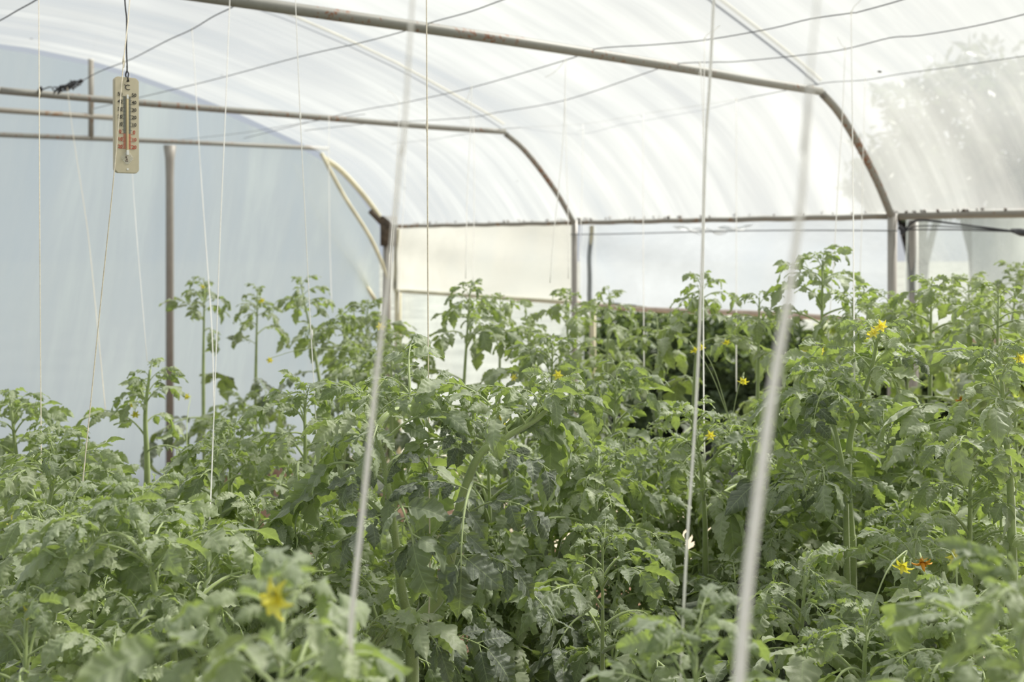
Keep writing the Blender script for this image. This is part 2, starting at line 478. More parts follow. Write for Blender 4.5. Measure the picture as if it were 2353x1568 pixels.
end = empty('end_frame', F(2, 0, 0), 'farthest steel frame on the blue end wall with uprights', 'hoop frame')
zd = EYE + 1.05 * H
child_tube('tie_bar', [F(2, .80 * H, EYE + 1.085 * H), F(2, 2.4 * H, EYE + 1.06 * H), F(2, 4.3 * H, EYE + 1.02 * H), F(2, 8.2 * H, EYE + .98 * H)], .024, PIPE, end, 14)
child_tube('tie_bar', [F(2, 3.06 * H, EYE + 1.262 * H), F(2, 4.3 * H, EYE + 1.255 * H), F(2, 7.5 * H, EYE + 1.22 * H)], .026, PIPE_OLD, end, 14)
child_tube('upright', [F(2, 3.44 * H, zd - .02), F(2, 3.44 * H, EYE + 1.84 * H)], .025, PIPE_OLD, end, 14)
zt = float(EYE + 1.045 * H)
def flare(t, z0, z1, r, rt, up=True):
    zz = [z0, z0 + (z1 - z0) * .9, z0 + (z1 - z0) * .96, z1]
    rr = [r, r, r * 1.15, rt]
    return [F(2, t, z) for z in zz], rr
# the main upright, widening where it is welded under the bar
tp = -1.52 + .343 * 12.14
tm = (tp / (.789 + .342 * .6137)) * H
pts, rr = flare(tm, 0, zt - .02, .039, .062)
child_tube('upright', pts, rr, POST, end, 16)
child_tube('arch', smooth_path([F(2, t * H, EYE + h * H - .03) for t, h in PROFILE[:6]], 5), .03, PALE, end, 14)
child_tube('brace', smooth_path([P(738, 352, 11.0), P(790, 450, 11.05), P(850, 545, 11.1), P(893, 640, 11.15)], 4), .022, PALE, end, 12)
child_tube('brace', smooth_path([P(672, 372, 11.3), P(735, 500, 11.4), P(800, 595, 11.5), P(862, 690, 11.6)], 4), .024, PALE, end, 12)
child_tube('post', [F(2, 0, 0), F(2, 0, EV + .03)], .045, POST, end, 14)
child_tube('side_post', [F(1.965, -.05, 0), F(1.965, -.05, EV - .03)], .04, PALE, end, 14)
g = Geo()
V, Fq = box_np(F(1.99, .0, EV - .045) - end.location, .11, .08, .22); g.add(V, Fq)
V, Fq = tube_np([F(2, .14, EV + .10) - end.location, F(2, .012, EV - .012) - end.location], .022, 8); g.add(V, Fq)
link('bracket', g.mesh('bracket', [BROWN]), end)

# eave pipe, one length for each bay
def eave(s0, s1, r, label):
    n = 24
    pts = [F(s0 + (s1 - s0) * k / n, -.01, EV - .010 + .002 * math.sin(k * 1.7)) for k in range(n + 1)]
    o = tube('eave_pipe', pts, r, PIPE_OLD, None, 14)
    return tag(o, label, 'pipe', 'rusty eave pipes')
eave(.01, .985, .024, 'rusty eave pipe running between the two pairs of posts')
eave(1.015, 1.985, .024, 'rusty eave pipe above the yellowed sheet near the corner post')
eave(-3.3, -.015, .029, 'thicker rust-stained eave pipe right of the double post')
o = tube('roller_pipe', [F(s, -.03, ZB + .01 * math.sin(s * 6)) for s in np.linspace(-.02, 1.0, 16)], .022, simple('pinkish_batten', (.55, .44, .36), .7, noise=.15), None, 10)
tag(o, 'pinkish batten holding the lower edge of the white side sheet', 'batten')
o = tube('roller_pipe', [F(s, -.03, ZB - .05 * H + .01 * math.sin(s * 7)) for s in np.linspace(-3.3, -.04, 24)], .022, bpy.data.materials['pinkish_batten'], None, 10)
tag(o, 'pinkish batten at the lower edge of the clear sheet right of the double post', 'batten')
o = tube('roller_pipe', [F(s, -.03, ZB) for s in np.linspace(1.02, 1.97, 16)], .02, PALE, None, 10)
tag(o, 'pale batten at the lower edge of the yellowed sheet', 'batten')
# crumpled fold of film catching the light under the eave
def fold_pt(u, v):
    s = .36 + .26 * u
    p = F(s, .012 + .012 * math.sin(37 * u + 5 * v) * math.sin(math.pi * u), EV - .035 - (.018 + .030 * v) * math.sin(math.pi * u) ** .6 + .010 * math.sin(23 * u + 2 * v) * math.sin(math.pi * u))
    return p
o = grid('film_fold', fold_pt, 60, 6, film_mat('fold_film', (.95, .97, .97), .0, .05, 4, 4, .1))
tag(o, 'bright crumpled fold of plastic hanging under the eave pipe', 'plastic fold')
# dead leaf crumbs caught on the pipe
g = Geo(); rr_ = random.Random(8)
for k in range(110):
    s = rr_.choice((rr_.uniform(-1.2, 0), rr_.uniform(0, 1.9)))
    V, Fq = box_np((0, 0, 0), rr_.uniform(.005, .019), rr_.uniform(.004, .011), rr_.uniform(.002, .013))
    R = np.array(Matrix.Rotation(rr_.uniform(0, 6), 3, 'Z') @ Matrix.Rotation(rr_.uniform(0, 3), 3, 'X'))
    g.add(V @ R.T + np.array(tuple(F(s, .004, EV + .010 + rr_.uniform(-.003, .006)))), Fq)
o = link('leaf_debris', g.mesh('leaf_debris', [simple('dead_leaf', (.16, .09, .05), .9)]))
tag(o, 'small brown dead leaf crumbs lying along the eave pipe', 'debris', kind='stuff')

# ------------------------------------------------------------------ wires
def wire(name, pts_px, h, r, m, label, cat='wire', group='support wires under the roof'):
    pts = [PH(x, y, h) for x, y in pts_px]
    if pts_px[-1][1] < 0 or pts_px[-1][0] > 2353: pts.append(pts[-1] + (pts[-1] - pts[-2]).normalized() * 1.6)      # on towards the next hoop
    o = tube(name, smooth_path(pts, 5), r, m, None, 6)
    return tag(o, label, cat, group)
hw = H + .01
wire('support_wire', [(185, 188), (230, 164), (290, 141), (320, 127), (385, 93), (440, 68), (490, 38), (535, 16), (620, -30), (800, -125)], hw, .0024, WIRE,
     'dark bent wire rising from the tangled knot on the left tie bar')
wire('support_wire', [(-60, 75), (0, 47), (40, 24), (83, 0), (150, -45)], hw * .9, .0024, WIRE, 'short dark wire crossing the upper left corner')
wire('support_wire', [(215, 250), (300, 229), (480, 186), (690, 130), (830, 98), (935, 70), (1000, 49), (1080, 27), (1160, -2), (1300, -50)], hw, .0024, WIREG,
     'thin grey wire passing behind the first tie bar near its middle')
wire('support_wire', [(560, 318), (755, 270), (860, 248), (920, 238), (1085, 201), (1310, 135), (1372, 112), (1500, 103), (1620, 92), (1770, 66), (1860, 44), (1957, 30), (1975, 27), (2085, -4), (2250, -60)], hw, .0024, WIRE,
     'uppermost long dark wire crossing the upper right of the roof')
wire('support_wire', [(700, 300), (870, 282), (980, 277), (1088, 269), (1140, 259), (1300, 230), (1510, 159), (1560, 146), (1640, 143), (1700, 141), (1850, 126), (1942, 113), (2045, 87), (2110, 82), (2230, 62), (2353, 33), (2500, -10)], hw, .0024, WIRE,
     'long dark wire one below the uppermost, bent at its middle')
wire('support_wire', [(900, 330), (1030, 314), (1160, 296), (1340, 285), (1478, 262), (1692, 229), (1810, 207), (1900, 190), (1988, 184), (2070, 170), (2200, 152), (2353, 129), (2500, 108)], hw, .0022, WIREG,
     'lowest roof wire starting at the bent end of the first tie bar')
wire('support_wire', [(410, 322), (560, 305), (700, 282), (840, 262)], hw + .02, .002, WIREG, 'faint wire near the far end above the last frame')
o = tube('side_wire', [F(s, .03, EV - .075 + .006 * math.sin(s * 5)) for s in np.linspace(-.02, 1.0, 12)], .005, WIREG, None, 6)
tag(o, 'thin straight wire just under the eave pipe before the white sheet', 'wire')
g = Geo()
a0 = F(-.045, .02, EV - .1) / K
for dz, k in ((0, 0.0), (.006, .04), (-.004, -.01)):
    pts = smooth_path([P(2078, 530 + dz * 300, a0.y), P(2110, 508 + k * 300, a0.y - .1), P(2200, 516 + k * 150, a0.y - .4), P(2345, 533, a0.y - .85)], 5)
    V, Fq = tube_np(pts, .0029, 6); g.add(V, Fq)
V, Fq = tube_np([P(2078, 528, a0.y), P(2200, 528, a0.y - .4), P(2345, 533, a0.y - .85)], .0032, 6); g.add(V, Fq)
V, Fq = tube_np([P(2325, 530, a0.y - .75), P(2345, 534, a0.y - .85), P(2375, 538, a0.y - .95)], [.008, .015, .011], 8); g.add(V, Fq)
V, Fq = tube_np([P(2066, 522, a0.y), P(2080, 531, a0.y), P(2072, 540, a0.y)], .011, 8); g.add(V, Fq)
o = link('wire_bundle', g.mesh('wire_bundle', [WIRE]))
tag(o, 'loose black wires twisted round the double post and taped at the right edge', 'wire')

# tangled knot of wire on the second tie bar
g = Geo(); rk = random.Random(5)
def kp(x, y): return PH(x, y, hw + .0)
base = [kp(93, 218), kp(97, 207), kp(117, 200), kp(124, 209), kp(131, 208), kp(150, 196), kp(168, 190), kp(185, 188)]
V, Fq = tube_np(smooth_path(base, 5), .0026, 6); g.add(V, Fq)
mid = kp(150, 196)
for k in range(16):
    a = base[4].lerp(base[7], rk.random() * .85)
    q = [a + Vector((rk.uniform(-.02, .02), rk.uniform(-.02, .02), rk.uniform(-.014, .014))) for _ in range(5)]
    V, Fq = tube_np(smooth_path(q, 4), .0026, 5); g.add(V, Fq)
V, Fq = tube_np([kp(182, 189), kp(187, 186)], .008, 8); g.add(V, Fq)
V, Fq = tube_np([kp(92, 222), kp(91, 207), kp(94, 202)], .007, 8); g.add(V, Fq)
o = link('wire_knot', g.mesh('wire_knot', [WIRE]))
tag(o, 'tangled lump of dark wire tied on the second tie bar at the left', 'wire knot')

# ------------------------------------------------------------------ leaves
def tri_wave(x, peak=.72):
    x = x % 1.0
    return np.where(x < peak, x / peak, (1 - x) / (1 - peak))

def leaflet(L, W, rng, nu=26, nv=8, k=None, bend=None, cup=None, lobe=1.0, ruffle=1.0):
    k = k or rng.uniform(6.0, 8.0)
    bend = rng.uniform(.2, 1.3) if bend is None else bend
    cup = rng.uniform(-.45, .25) if cup is None else cup
    u = np.linspace(0, 1, nu + 1)[:, None]; v = np.linspace(-1, 1, nv + 1)[None, :]
    base = (u ** .62) * (1 - u) ** 1.22; base = base / .300
    base = np.clip(base, 0.0, 1.02)
    b1, b2, b3, b4 = rng.uniform(.20, .36), rng.uniform(.20, .36), rng.uniform(.42, .58), rng.uniform(.42, .58)
    dep = lobe * (.17 - .05 * u) * np.ones_like(v)
    big = 1 - lobe * (.40 * np.exp(-((u - np.where(v < 0, b1, b2)) / .05) ** 2) + .24 * np.exp(-((u - np.where(v < 0, b3, b4)) / .04) ** 2))
    ph = np.where(v < 0, 0.0, .18)
    m = (1 - dep * (1 - tri_wave(k * u + ph))) * (1 - (1 - big) * (1 if nu > 12 else .5))
    w_ = W * base * m + W * .02
    av = np.abs(v)
    y = w_ * v
    x = L * (u + .10 * av ** 1.3 * (1 - u) * np.sin(np.pi * np.clip(u * 1.1, 0, 1)))
    fx, f2, p1, p2 = rng.uniform(5, 9), rng.uniform(10, 15), rng.uniform(0, 6), rng.uniform(0, 6)
    z = W * (cup * av ** 2 + .10 * av) + W * .05 * np.sin(f2 * u * 1.3 + p1 + 3 * v) * av \
        + W * .045 * np.sin(2 * np.pi * (k * u - .85 * av - .25) + 1.3 * np.sin(fx * u + p2) + (v > 0) * 1.7) * np.sin(np.pi * np.clip(av, 0, 1) ** .8) \
        + ruffle * W * (.16 * np.sin(fx * u + p1 + (v > 0) * 2.2) + .08 * np.sin(f2 * u + p2 + (v > 0) * 1.1)) * av ** 2
    # bend along the midrib and twist
    th = -bend * (x / L) ** 1.2; R = L / max(abs(bend), 1e-3)
    tw = rng.uniform(-.5, .5) * (x / L)
    yy = y * np.cos(tw) - z * np.sin(tw); zz = y * np.sin(tw) + z * np.cos(tw)
    n_ = 40; ss = np.linspace(0, 1.15, n_); ang = -bend * ss ** 1.2
    cx = np.concatenate([[0], np.cumsum(np.cos(ang[:-1]) * L * 1.15 / (n_ - 1))]); cz = np.concatenate([[0], np.cumsum(np.sin(ang[:-1]) * L * 1.15 / (n_ - 1))])
    mx_ = np.interp(x / L, ss, cx); mz_ = np.interp(x / L, ss, cz)
    X = mx_ - np.sin(th) * zz; Z = mz_ + np.cos(th) * zz
    V = np.stack([X, np.broadcast_to(yy, X.shape), Z], -1).reshape(-1, 3)
    U = np.stack([np.broadcast_to(k * u + .5, X.shape), np.broadcast_to(v, X.shape)], -1).reshape(-1, 2)
    i, j = np.meshgrid(np.arange(nu), np.arange(nv), indexing='ij')
    a = (i * (nv + 1) + j).ravel()
    Fq = np.stack([a, a + nv + 1, a + nv + 2, a + 1], -1)
    return V, Fq, U

def rotm(ax, ang): return np.array(Matrix.Rotation(ang, 3, ax))

def compound(rng, kind, res):
    """one pinnate tomato leaf growing along +X; returns merged geometry and its chord vector"""
    g = Geo()
    if kind == 'young':
        R = .115; droop = rng.uniform(.9, 2.2); npair = 3; r0 = .0022; wid = .27; lob = 1.3
    elif kind == 'mature':
        R = .235; droop = rng.uniform(.5, 1.25); npair = 3; r0 = .0036; wid = rng.uniform(.25, .31); lob = rng.uniform(.7, 1.15)
    else:                                                     # broad old leaf
        R = .25; droop = rng.uniform(.9, 1.5); npair = 2; r0 = .0034; wid = rng.uniform(.30, .37); lob = .6
    n = 14
    sidew = rng.uniform(-.35, .35)
    s = np.linspace(0, 1, n)
    droop *= 1.25
    pit = .25 - droop * s ** 1.3; yaw = sidew * s
    d = np.stack([np.cos(pit) * np.cos(yaw), np.cos(pit) * np.sin(yaw), np.sin(pit)], -1)
    pts = np.concatenate([[[0, 0, 0]], np.cumsum(d[:-1] * R / (n - 1), 0)])
    V, Fq = tube_np(pts, np.linspace(r0, r0 * .35, n), 6 if res > 1 else 4)
    g.add(V, Fq, mi=1)
    def at(f):
        x = f * (n - 1); i = min(int(x), n - 2); q = x - i
        return pts[i] * (1 - q) + pts[i + 1] * q, pit[i] * (1 - q) + pit[i + 1] * q, yaw[i] * (1 - q) + yaw[i + 1] * q
    NU, NV = ((38, 8), (20, 6), (11, 4))[2 - res] if res < 3 else (34, 10)
    def put(f, side, L, small=False, az=None):
        p, pi_, ya = at(f)
        az = (side * rng.uniform(.75, 1.25)) if az is None else az
        stalk = L * .16 if side else 0
        nu, nv = (NU, NV) if not small else (max(8, NU // 2), max(4, NV // 2))
        V, Fq, U = leaflet(L, L * wid * rng.uniform(.85, 1.15), rng, nu, nv, bend=rng.uniform(.4, 1.7) if kind != 'mature' else rng.uniform(.1, 1.3), lobe=lob, k=4 if small else None)
        V = V + np.array([stalk, 0, 0])
        Ms = rotm('Z', ya + az) @ rotm('Y', -(pi_ * (.55 if side else 1.0) + rng.uniform(-.55, .15))) @ rotm('X', rng.uniform(-.5, .5) + side * rng.uniform(-.1, .5))
        g.add(V @ Ms.T + p, Fq, U, 0)
        if side:
            V, Fq = tube_np(np.array([[0, 0, 0], [stalk * 1.3, 0, 0]]) @ Ms.T + p, [r0 * .45, r0 * .35], 4, caps=False)
            g.add(V, Fq, mi=1)
    LT = R * rng.uniform(.50, .60)
    put(.97, 0, LT, az=0.0)
    fr = np.linspace(.86, .36, npair)
    for q, f in enumerate(fr):
        for sd in (-1, 1):
            put(f + rng.uniform(-.02, .02), sd, LT * (.82 - .13 * q) * rng.uniform(.85, 1.12))
    for q in range(len(fr) - 1):
        for sd in (-1, 1):
            if rng.random() < .85: put((fr[q] + fr[q + 1]) / 2, sd, LT * rng.uniform(.2, .32), True)
    for sd in (-1, 1):
        if kind != 'young': put(.25, sd, LT * .22, True)
    V, Fq, U, M = g.merged()
    tip = np.array(at(.97)[0]) + d[-1] * LT * .8
    return (V, Fq, U, M), tip

rl = random.Random(42)
LIB = {}; LIBLO = {}
for kind, cnt in (('mature', 14), ('young', 9), ('old', 7)):
    LIB[kind] = []
    LIBLO[kind] = []
    for k in range(cnt):
        seed = rl.random()
        geo, tip = compound(random.Random(seed), kind, 2)
        mats = [YOUNG if kind == 'young' else LEAF, STEM]
        LIB[kind].append((mesh_np('leaf_' + kind, geo[0], geo[1], mats, geo[3], geo[2]), tip))
        geo, tip = compound(random.Random(seed), kind, 1 if k < 5 else 1)
        LIBLO[kind].append((geo, tip))

def flower_mesh():
    g = Geo(); rf = random.Random(4)
    for k in range(6):
        L = .0145; nu, nv = 8, 2
        V, Fq, U = leaflet(L, L * .22, rf, nu, 4, k=2, bend=1.5, cup=.3, lobe=.05, ruffle=.3)
        Ms = rotm('Z', k * math.pi / 3 + rf.uniform(-.1, .1)) @ rotm('Y', -.75 + rf.uniform(-.15, .15))
        g.add(V @ Ms.T, Fq, U * 0 + np.array([.2, .5]), 0)
    V, Fq = tube_np([(0, 0, -.002), (0, 0, .004), (0, 0, .011), (0, 0, .0135)], [.0022, .0027, .0018, .0006], 7); g.add(V, Fq, mi=0)
    for k in range(5):
        V, Fq, U = leaflet(.010, .0014, rf, 6, 2, k=2, bend=.8, cup=.1, lobe=.0, ruffle=0)
        Ms = rotm('Z', k * math.pi / 2.5 + .5) @ rotm('Y', -.15)
        g.add(V @ Ms.T + np.array([0, 0, -.002]), Fq, U * 0, 1)
    V, Fq = tube_np([(0, 0, -.011), (0, 0, -.003), (0, 0, .0)], [.001, .0014, .0026], 6); g.add(V, Fq, mi=1)
    return g.mesh('flower', [PETAL, STEM])
FLOWER = flower_mesh()
WILT = FLOWER.copy(); WILT.materials[0] = ORANGE

def frame_to(chord, direction, up):
    """rotation taking the leaf's chord to a direction, its upper face towards up"""
    def fr(x, u):
        x = x.normalized(); y = u.cross(x)
        if y.length < 1e-4: y = Vector((1, 0, 0)).cross(x)
        y.normalize(); z = x.cross(y)
        return Matrix((x, y, z)).transposed()
    return fr(direction, up) @ fr(Vector(chord), Vector((0, 0, 1))).transposed()

PLANTS = []
def leaf_size(d, full):
    if d < .05: return 'young', .34 + d * 7
    if d < .16: return 'young', .75 + (d - .05) * 5
    if d < .9: return ('mature' if d < .62 else 'old'), min(1.0, .52 + (d - .16) * 1.9) * full
    return 'old', .9 * full

def plant(label, px, top, Z, seed, near=False, stems=None, group=None, full=1.0, r0=.0085, zmin=.42, gap=.088, placed=(), shoots=1, lean=.05, thin=False, apex=10, hairs=False, bare=9.0):
    rng = random.Random(seed); r0 *= K
    topp = P(px, top, Z)
    root = Vector((topp.x + rng.uniform(-lean, lean), topp.y + rng.uniform(-lean, lean), 0))
    if stems: 
        f0 = P(*stems[0][0]); root = Vector((f0.x, f0.y + .02, 0))
    e = empty('tomato_plant', root, label, 'tomato plant', group)
    axes = []
    if stems:
        for si, st in enumerate(stems):
            pts = [P(*q) for q in st]
            if si == 0: pts = [root, root.lerp(pts[0], .5) + Vector((.01, 0, 0))] + pts
            axes.append((smooth_path(pts, 6), r0 if si == 0 else r0 * .85))
    else:
        zt = topp.z - .03
        pts = [root]
        for k in range(1, 6):
            q = root.lerp(Vector((topp.x, topp.y, zt)), k / 5)
            if k < 5: q += Vector((rng.uniform(-.02, .02), rng.uniform(-.02, .02), 0))
            pts.append(q)
        axes.append((smooth_path(pts, 5), r0))
        for k in range(shoots):
            f = rng.uniform(.5, .72)
            q0 = root.lerp(Vector((topp.x, topp.y, zt)), f)
            an = rng.uniform(0, 6.28); ln = rng.uniform(.10, .2)
            hgt = (zt - q0.z) * rng.uniform(.65, .98)
            dv = Vector((math.cos(an), math.sin(an), 0))
            axes.append((smooth_path([q0, q0 + dv * ln * .5 + Vector((0, 0, hgt * .25)), q0 + dv * ln * .9 + Vector((0, 0, hgt * .65)), q0 + dv * ln + Vector((0, 0, hgt))], 5), r0 * .75))
    g = Geo(); fg = Geo()
    rootn = np.array(tuple(root))
    leaf_objs = []
    def add_leaf(kind, pos, Mx, sc):
        if near:
            me, tip = rng.choice(LIB[kind])
            o = link('leaf', me, e)
            o.matrix_local = Matrix.Translation(pos - root) @ Mx.to_4x4() @ Matrix.Scale(sc, 4)
        else:
            geo, tip = rng.choice(LIBLO[kind])
            m4 = np.eye(4); m4[:3, :3] = np.array(Mx) * sc; m4[:3, 3] = tuple(pos - root)
            V, Fq, U, M = geo
            fg.put((V, Fq, U, M + (2 if kind == 'young' else 0)), m4)
    for ai, (pts, rr0) in enumerate(axes):
        pn = np.array(pts); n = len(pn)
        seg = np.linalg.norm(np.diff(pn, axis=0), axis=1); cum = np.concatenate([[0], np.cumsum(seg)]); LN = cum[-1]
        rad = rr0 * np.clip(.32 + (LN - cum) / .45, .32, 1.0)
        if ai: rad[0] *= 1.15
        V, Fq = tube_np(pn - rootn, rad, 9 if near else 6); g.add(V, Fq, mi=0)
        if hairs:
            for _ in range(1400):
                q = rng.uniform(.35 if ai == 0 else 0, 1) * LN
                c_ = np.array([np.interp(q, cum, pn[:, i]) for i in range(3)]); rd = np.interp(q, cum, rad)
                an = rng.uniform(0, 6.28); dv = np.array([math.cos(an), math.sin(an), rng.uniform(-.2, .2)])
                b_ = c_ - rootn + dv * rd * .95; t_ = b_ + dv * rng.uniform(.0016, .0032)
                sd = np.array([-dv[1], dv[0], 0]) * .00011; up_ = np.array([0, 0, .00022])
                g.add([b_ - sd, b_ + sd, t_ + sd * .3, t_ - sd * .3], [(0, 1, 2, 3)], mi=1)
                g.add([b_ - up_ / 2, b_ + up_ / 2, t_ + up_ * .1, t_ - up_ * .1], [(0, 1, 2, 3)], mi=1)
        az = rng.uniform(0, 6.28)
        d = .0
        k = 0
        while d < LN:
            q = LN - d
            pos = Vector([float(np.interp(q, cum, pn[:, i])) for i in range(3)])
            if pos.z < zmin or (ai > 0 and q < .05) or d > bare: break
            kind, sc = leaf_size(d, full)
            az += 2.4 + rng.uniform(-.35, .35)
            if hairs and d > .06 and math.sin(az) < -.15 and rng.random() < .75: az = -az
            if d < .03: pitch = rng.uniform(.7, 1.3)
            elif d < .16: pitch = rng.uniform(.25, .95)
            else: pitch = rng.uniform(-.35, .5) - min(.35, d * .4)
            sc *= rng.uniform(.85, 1.15)
            if thin: sc *= .8
            Mx = Matrix.Rotation(az, 3, 'Z') @ Matrix.Rotation(-pitch, 3, 'Y') @ Matrix.Rotation(rng.uniform(-.35, .35), 3, 'X')
            add_leaf(kind, pos, Mx, sc)
            st = (.006 if k < apex else .02 if d < .14 else gap) * (1.35 if thin else 1)
            d += st * rng.uniform(.8, 1.2); k += 1
    for (sx, sy, ex, ey, zz, dz, kind) in placed:
        a = P(sx, sy, zz); b = P(ex, ey, zz + dz)
        me, tip = rng.choice(LIB[kind])
        ch = Vector(tip); dr = b - a
        Mx = frame_to(ch, dr, Vector((rng.uniform(-.3, .3), -.3, .95)))
        o = link('leaf', me, e)
        o.matrix_local = Matrix.Translation(a - root) @ Mx.to_4x4() @ Matrix.Scale(dr.length / ch.length, 4)
    link('stem', g.mesh('stem', [STEM, HAIR]), e)
    if not near and fg.n:
        link('foliage', fg.mesh('foliage', [LEAF, STEM, YOUNG, STEM]), e)
    PLANTS.append((e, axes, Z, px))
    return e

# ------------------------------------------------------------------ the crop
# the big forked plant in the middle
plant('large sharp forked tomato plant in the middle, thick stem splitting low into a Y', 950, 900, 1.72, 101, True, stems=[
    [(948, 1600, 1.72), (950, 1450, 1.72), (1010, 1370, 1.72), (1035, 1280, 1.71), (1058, 1160, 1.70), (1098, 1052, 1.70), (1150, 1012, 1.71), (1235, 962, 1.74), (1275, 915, 1.78)],
    [(950, 1448, 1.72), (925, 1370, 1.70), (911, 1260, 1.69), (893, 1130, 1.68), (874, 1030, 1.68), (856, 965, 1.68), (838, 925, 1.69)],
    [(945, 1462, 1.72), (905, 1470, 1.66), (860, 1490, 1.58), (820, 1490, 1.5)],
    [(862, 990, 1.68), (888, 955, 1.70), (925, 938, 1.74), (965, 936, 1.78), (1010, 940, 1.84)]],
    r0=.0118, hairs=True, gap=.10, bare=.20, placed=[
    (1085, 1110, 1060, 1420, 1.62, -.12, 'mature'), (1085, 1175, 1280, 1230, 1.66, -.05, 'mature'), (1080, 1130, 900, 1130, 1.64, -.05, 'mature'),
    (1050, 1280, 1240, 1350, 1.66, -.08, 'mature'), (1040, 1290, 900, 1290, 1.64, -.08, 'mature'), (965, 1470, 1190, 1540, 1.68, -.1, 'mature'),
    (880, 1080, 760, 1160, 1.66, -.08, 'mature'), (890, 1130, 960, 1030, 1.64, -.02, 'mature'), (1000, 960, 1060, 1080, 1.7, -.04, 'mature'), (1130, 1030, 1320, 1130, 1.68, -.03, 'mature'),
    (900, 1180, 760, 1290, 1.66, -.1, 'mature'), (1180, 1340, 1290, 1500, 1.7, -.05, 'mature'), (950, 1440, 1040, 1560, 1.62, -.1, 'mature')])
plant('upright tomato plant right of centre in focus, bent stem with yellow flowers', 2010, 745, 2.2, 102, True, stems=[
    [(1958, 1330, 2.2), (1955, 1230, 2.2), (1948, 1110, 2.2), (1955, 1000, 2.2), (1978, 925, 2.2), (2002, 850, 2.2), (2018, 770, 2.2)],
    [(1975, 965, 2.2), (2010, 1000, 2.16), (2050, 1030, 2.1)],
    [(1948, 1095, 2.2), (1900, 1112, 2.15), (1850, 1150, 2.05)]],
    r0=.0105, hairs=True, placed=[(1905, 880, 1870, 1040, 2.1, -.05, 'mature'), (2060, 940, 2060, 1060, 2.12, -.05, 'mature'), (2020, 850, 2150, 850, 2.15, -.05, 'mature')])
plant('bushy tomato top left of the bent flowering stem, under the string', 1895, 860, 2.15, 103, True, stems=[
    [(1945, 1250, 2.16), (1940, 1100, 2.15), (1918, 980, 2.15), (1905, 900, 2.13), (1895, 870, 2.12)]], r0=.008, hairs=True)
plant('tomato plant with thick bare stem at the right edge, yellow bloom beside it', 2310, 800, 1.9, 104, True, stems=[
    [(2325, 1250, 1.9), (2315, 1050, 1.9), (2306, 930, 1.9), (2298, 830, 1.9)], [(2310, 980, 1.9), (2260, 1020, 1.85), (2200, 1100, 1.8)]], r0=.0105, hairs=True)
plant('arching tomato plant in the lower left, its stem leaning right under a drooping tip', 320, 1170, 1.42, 105, True, stems=[
    [(405, 1600, 1.42), (368, 1420, 1.42), (345, 1300, 1.42), (318, 1215, 1.42), (328, 1165, 1.42)], [(345, 1300, 1.42), (290, 1235, 1.4), (235, 1230, 1.38), (195, 1270, 1.34)],
    [(372, 1420, 1.42), (340, 1400, 1.38), (320, 1420, 1.34)]], r0=.0082, hairs=True, gap=.10)
plant('leafy tomato plant with hairy stem, second from the left in the lower corner', 150, 1195, 1.5, 106, True, stems=[
    [(118, 1600, 1.5), (125, 1410, 1.5), (150, 1290, 1.5), (142, 1235, 1.5), (160, 1195, 1.5)], [(142, 1240, 1.5), (100, 1222, 1.48), (60, 1240, 1.45)]], r0=.008, hairs=True)
plant('tomato plant beside the leftmost long string, curled pale crown', 130, 1025, 1.95, 107, True, stems=[
    [(95, 1330, 1.95), (105, 1200, 1.95), (128, 1080, 1.95), (120, 1030, 1.95)]], r0=.0085)
plant('tomato plant with broad hanging leaves below the slanting string on the left', 480, 1195, 1.5, 108, True, r0=.0075, gap=.08)
plant('upright dark crown with two yellow flowers before the thick grey upright', 340, 845, 2.9, 109, True, stems=[
    [(340, 1200, 2.9), (338, 1060, 2.9), (334, 950, 2.9), (345, 850, 2.9)]], r0=.012, shoots=0, thin=True)
plant('tomato plant ending the string left of centre, serrated silvery crown', 700, 865, 2.35, 110, True, r0=.009, shoots=2)
plant('tomato plant with a drooping crown under the pair of crossing strings', 530, 950, 2.5, 111, True, r0=.009)
plant('stout tomato plant on a straight stem under the doubled string right of centre', 1605, 960, 2.4, 112, True, stems=[
    [(1622, 1350, 2.4), (1620, 1200, 2.4), (1612, 1090, 2.4), (1600, 1010, 2.4), (1585, 965, 2.4)], [(1616, 1090, 2.4), (1650, 1040, 2.38), (1690, 1010, 2.35)]], r0=.009)
plant('very blurred tomato top with one yellow flower, closest to the lens at bottom left', 650, 1275, .80, 113, True, r0=.0055, full=.40, shoots=2, gap=.062, lean=.02)
plant('blurred pale tomato tip growing up the near string at the bottom', 1600, 1405, 1.02, 114, True, r0=.0055, full=.45, shoots=1, gap=.062, lean=.02)
plant('blurred tomato plant rising in the bottom right corner', 2345, 1255, .84, 115, True, r0=.0055, full=.45, shoots=1, gap=.062, lean=.02)
plant('dark leafy tomato plant in the lower right with a fan of broad leaves', 2100, 1180, 1.75, 116, True, r0=.008, full=1.1, gap=.068, shoots=2)
plant('dark leafy tomato plant right of the thick blurred string', 1850, 1260, 1.75, 117, True, r0=.008, full=1.1, gap=.068)
plant('shaded tomato plant with broad leaves left of the thick blurred string', 1690, 1290, 2.1, 118, True, r0=.008, full=1.1, gap=.068)
plant('tomato plant with a hooked shoot under the right tall crown', 2230, 1010, 1.95, 119, True, r0=.009, full=1.0)
plant('leafy tomato plant just right of the forked plant', 1375, 1000, 2.25, 120, True, r0=.009, shoots=2)
plant('tomato plant behind the forked stem, silvery upper leaves', 1120, 935, 2.35, 121, True, r0=.008, shoots=2)
plant('tomato plant between the blurred cluster and the forked plant', 760, 1090, 1.95, 122, True, r0=.008, shoots=2)
plant('tomato plant filling the bottom left corner with shaded leaves', 60, 1330, 1.3, 123, True, r0=.0075, gap=.10)
plant('tomato plant of dark lower leaves below the arching one', 250, 1420, 1.25, 124, True, r0=.0075, gap=.10)
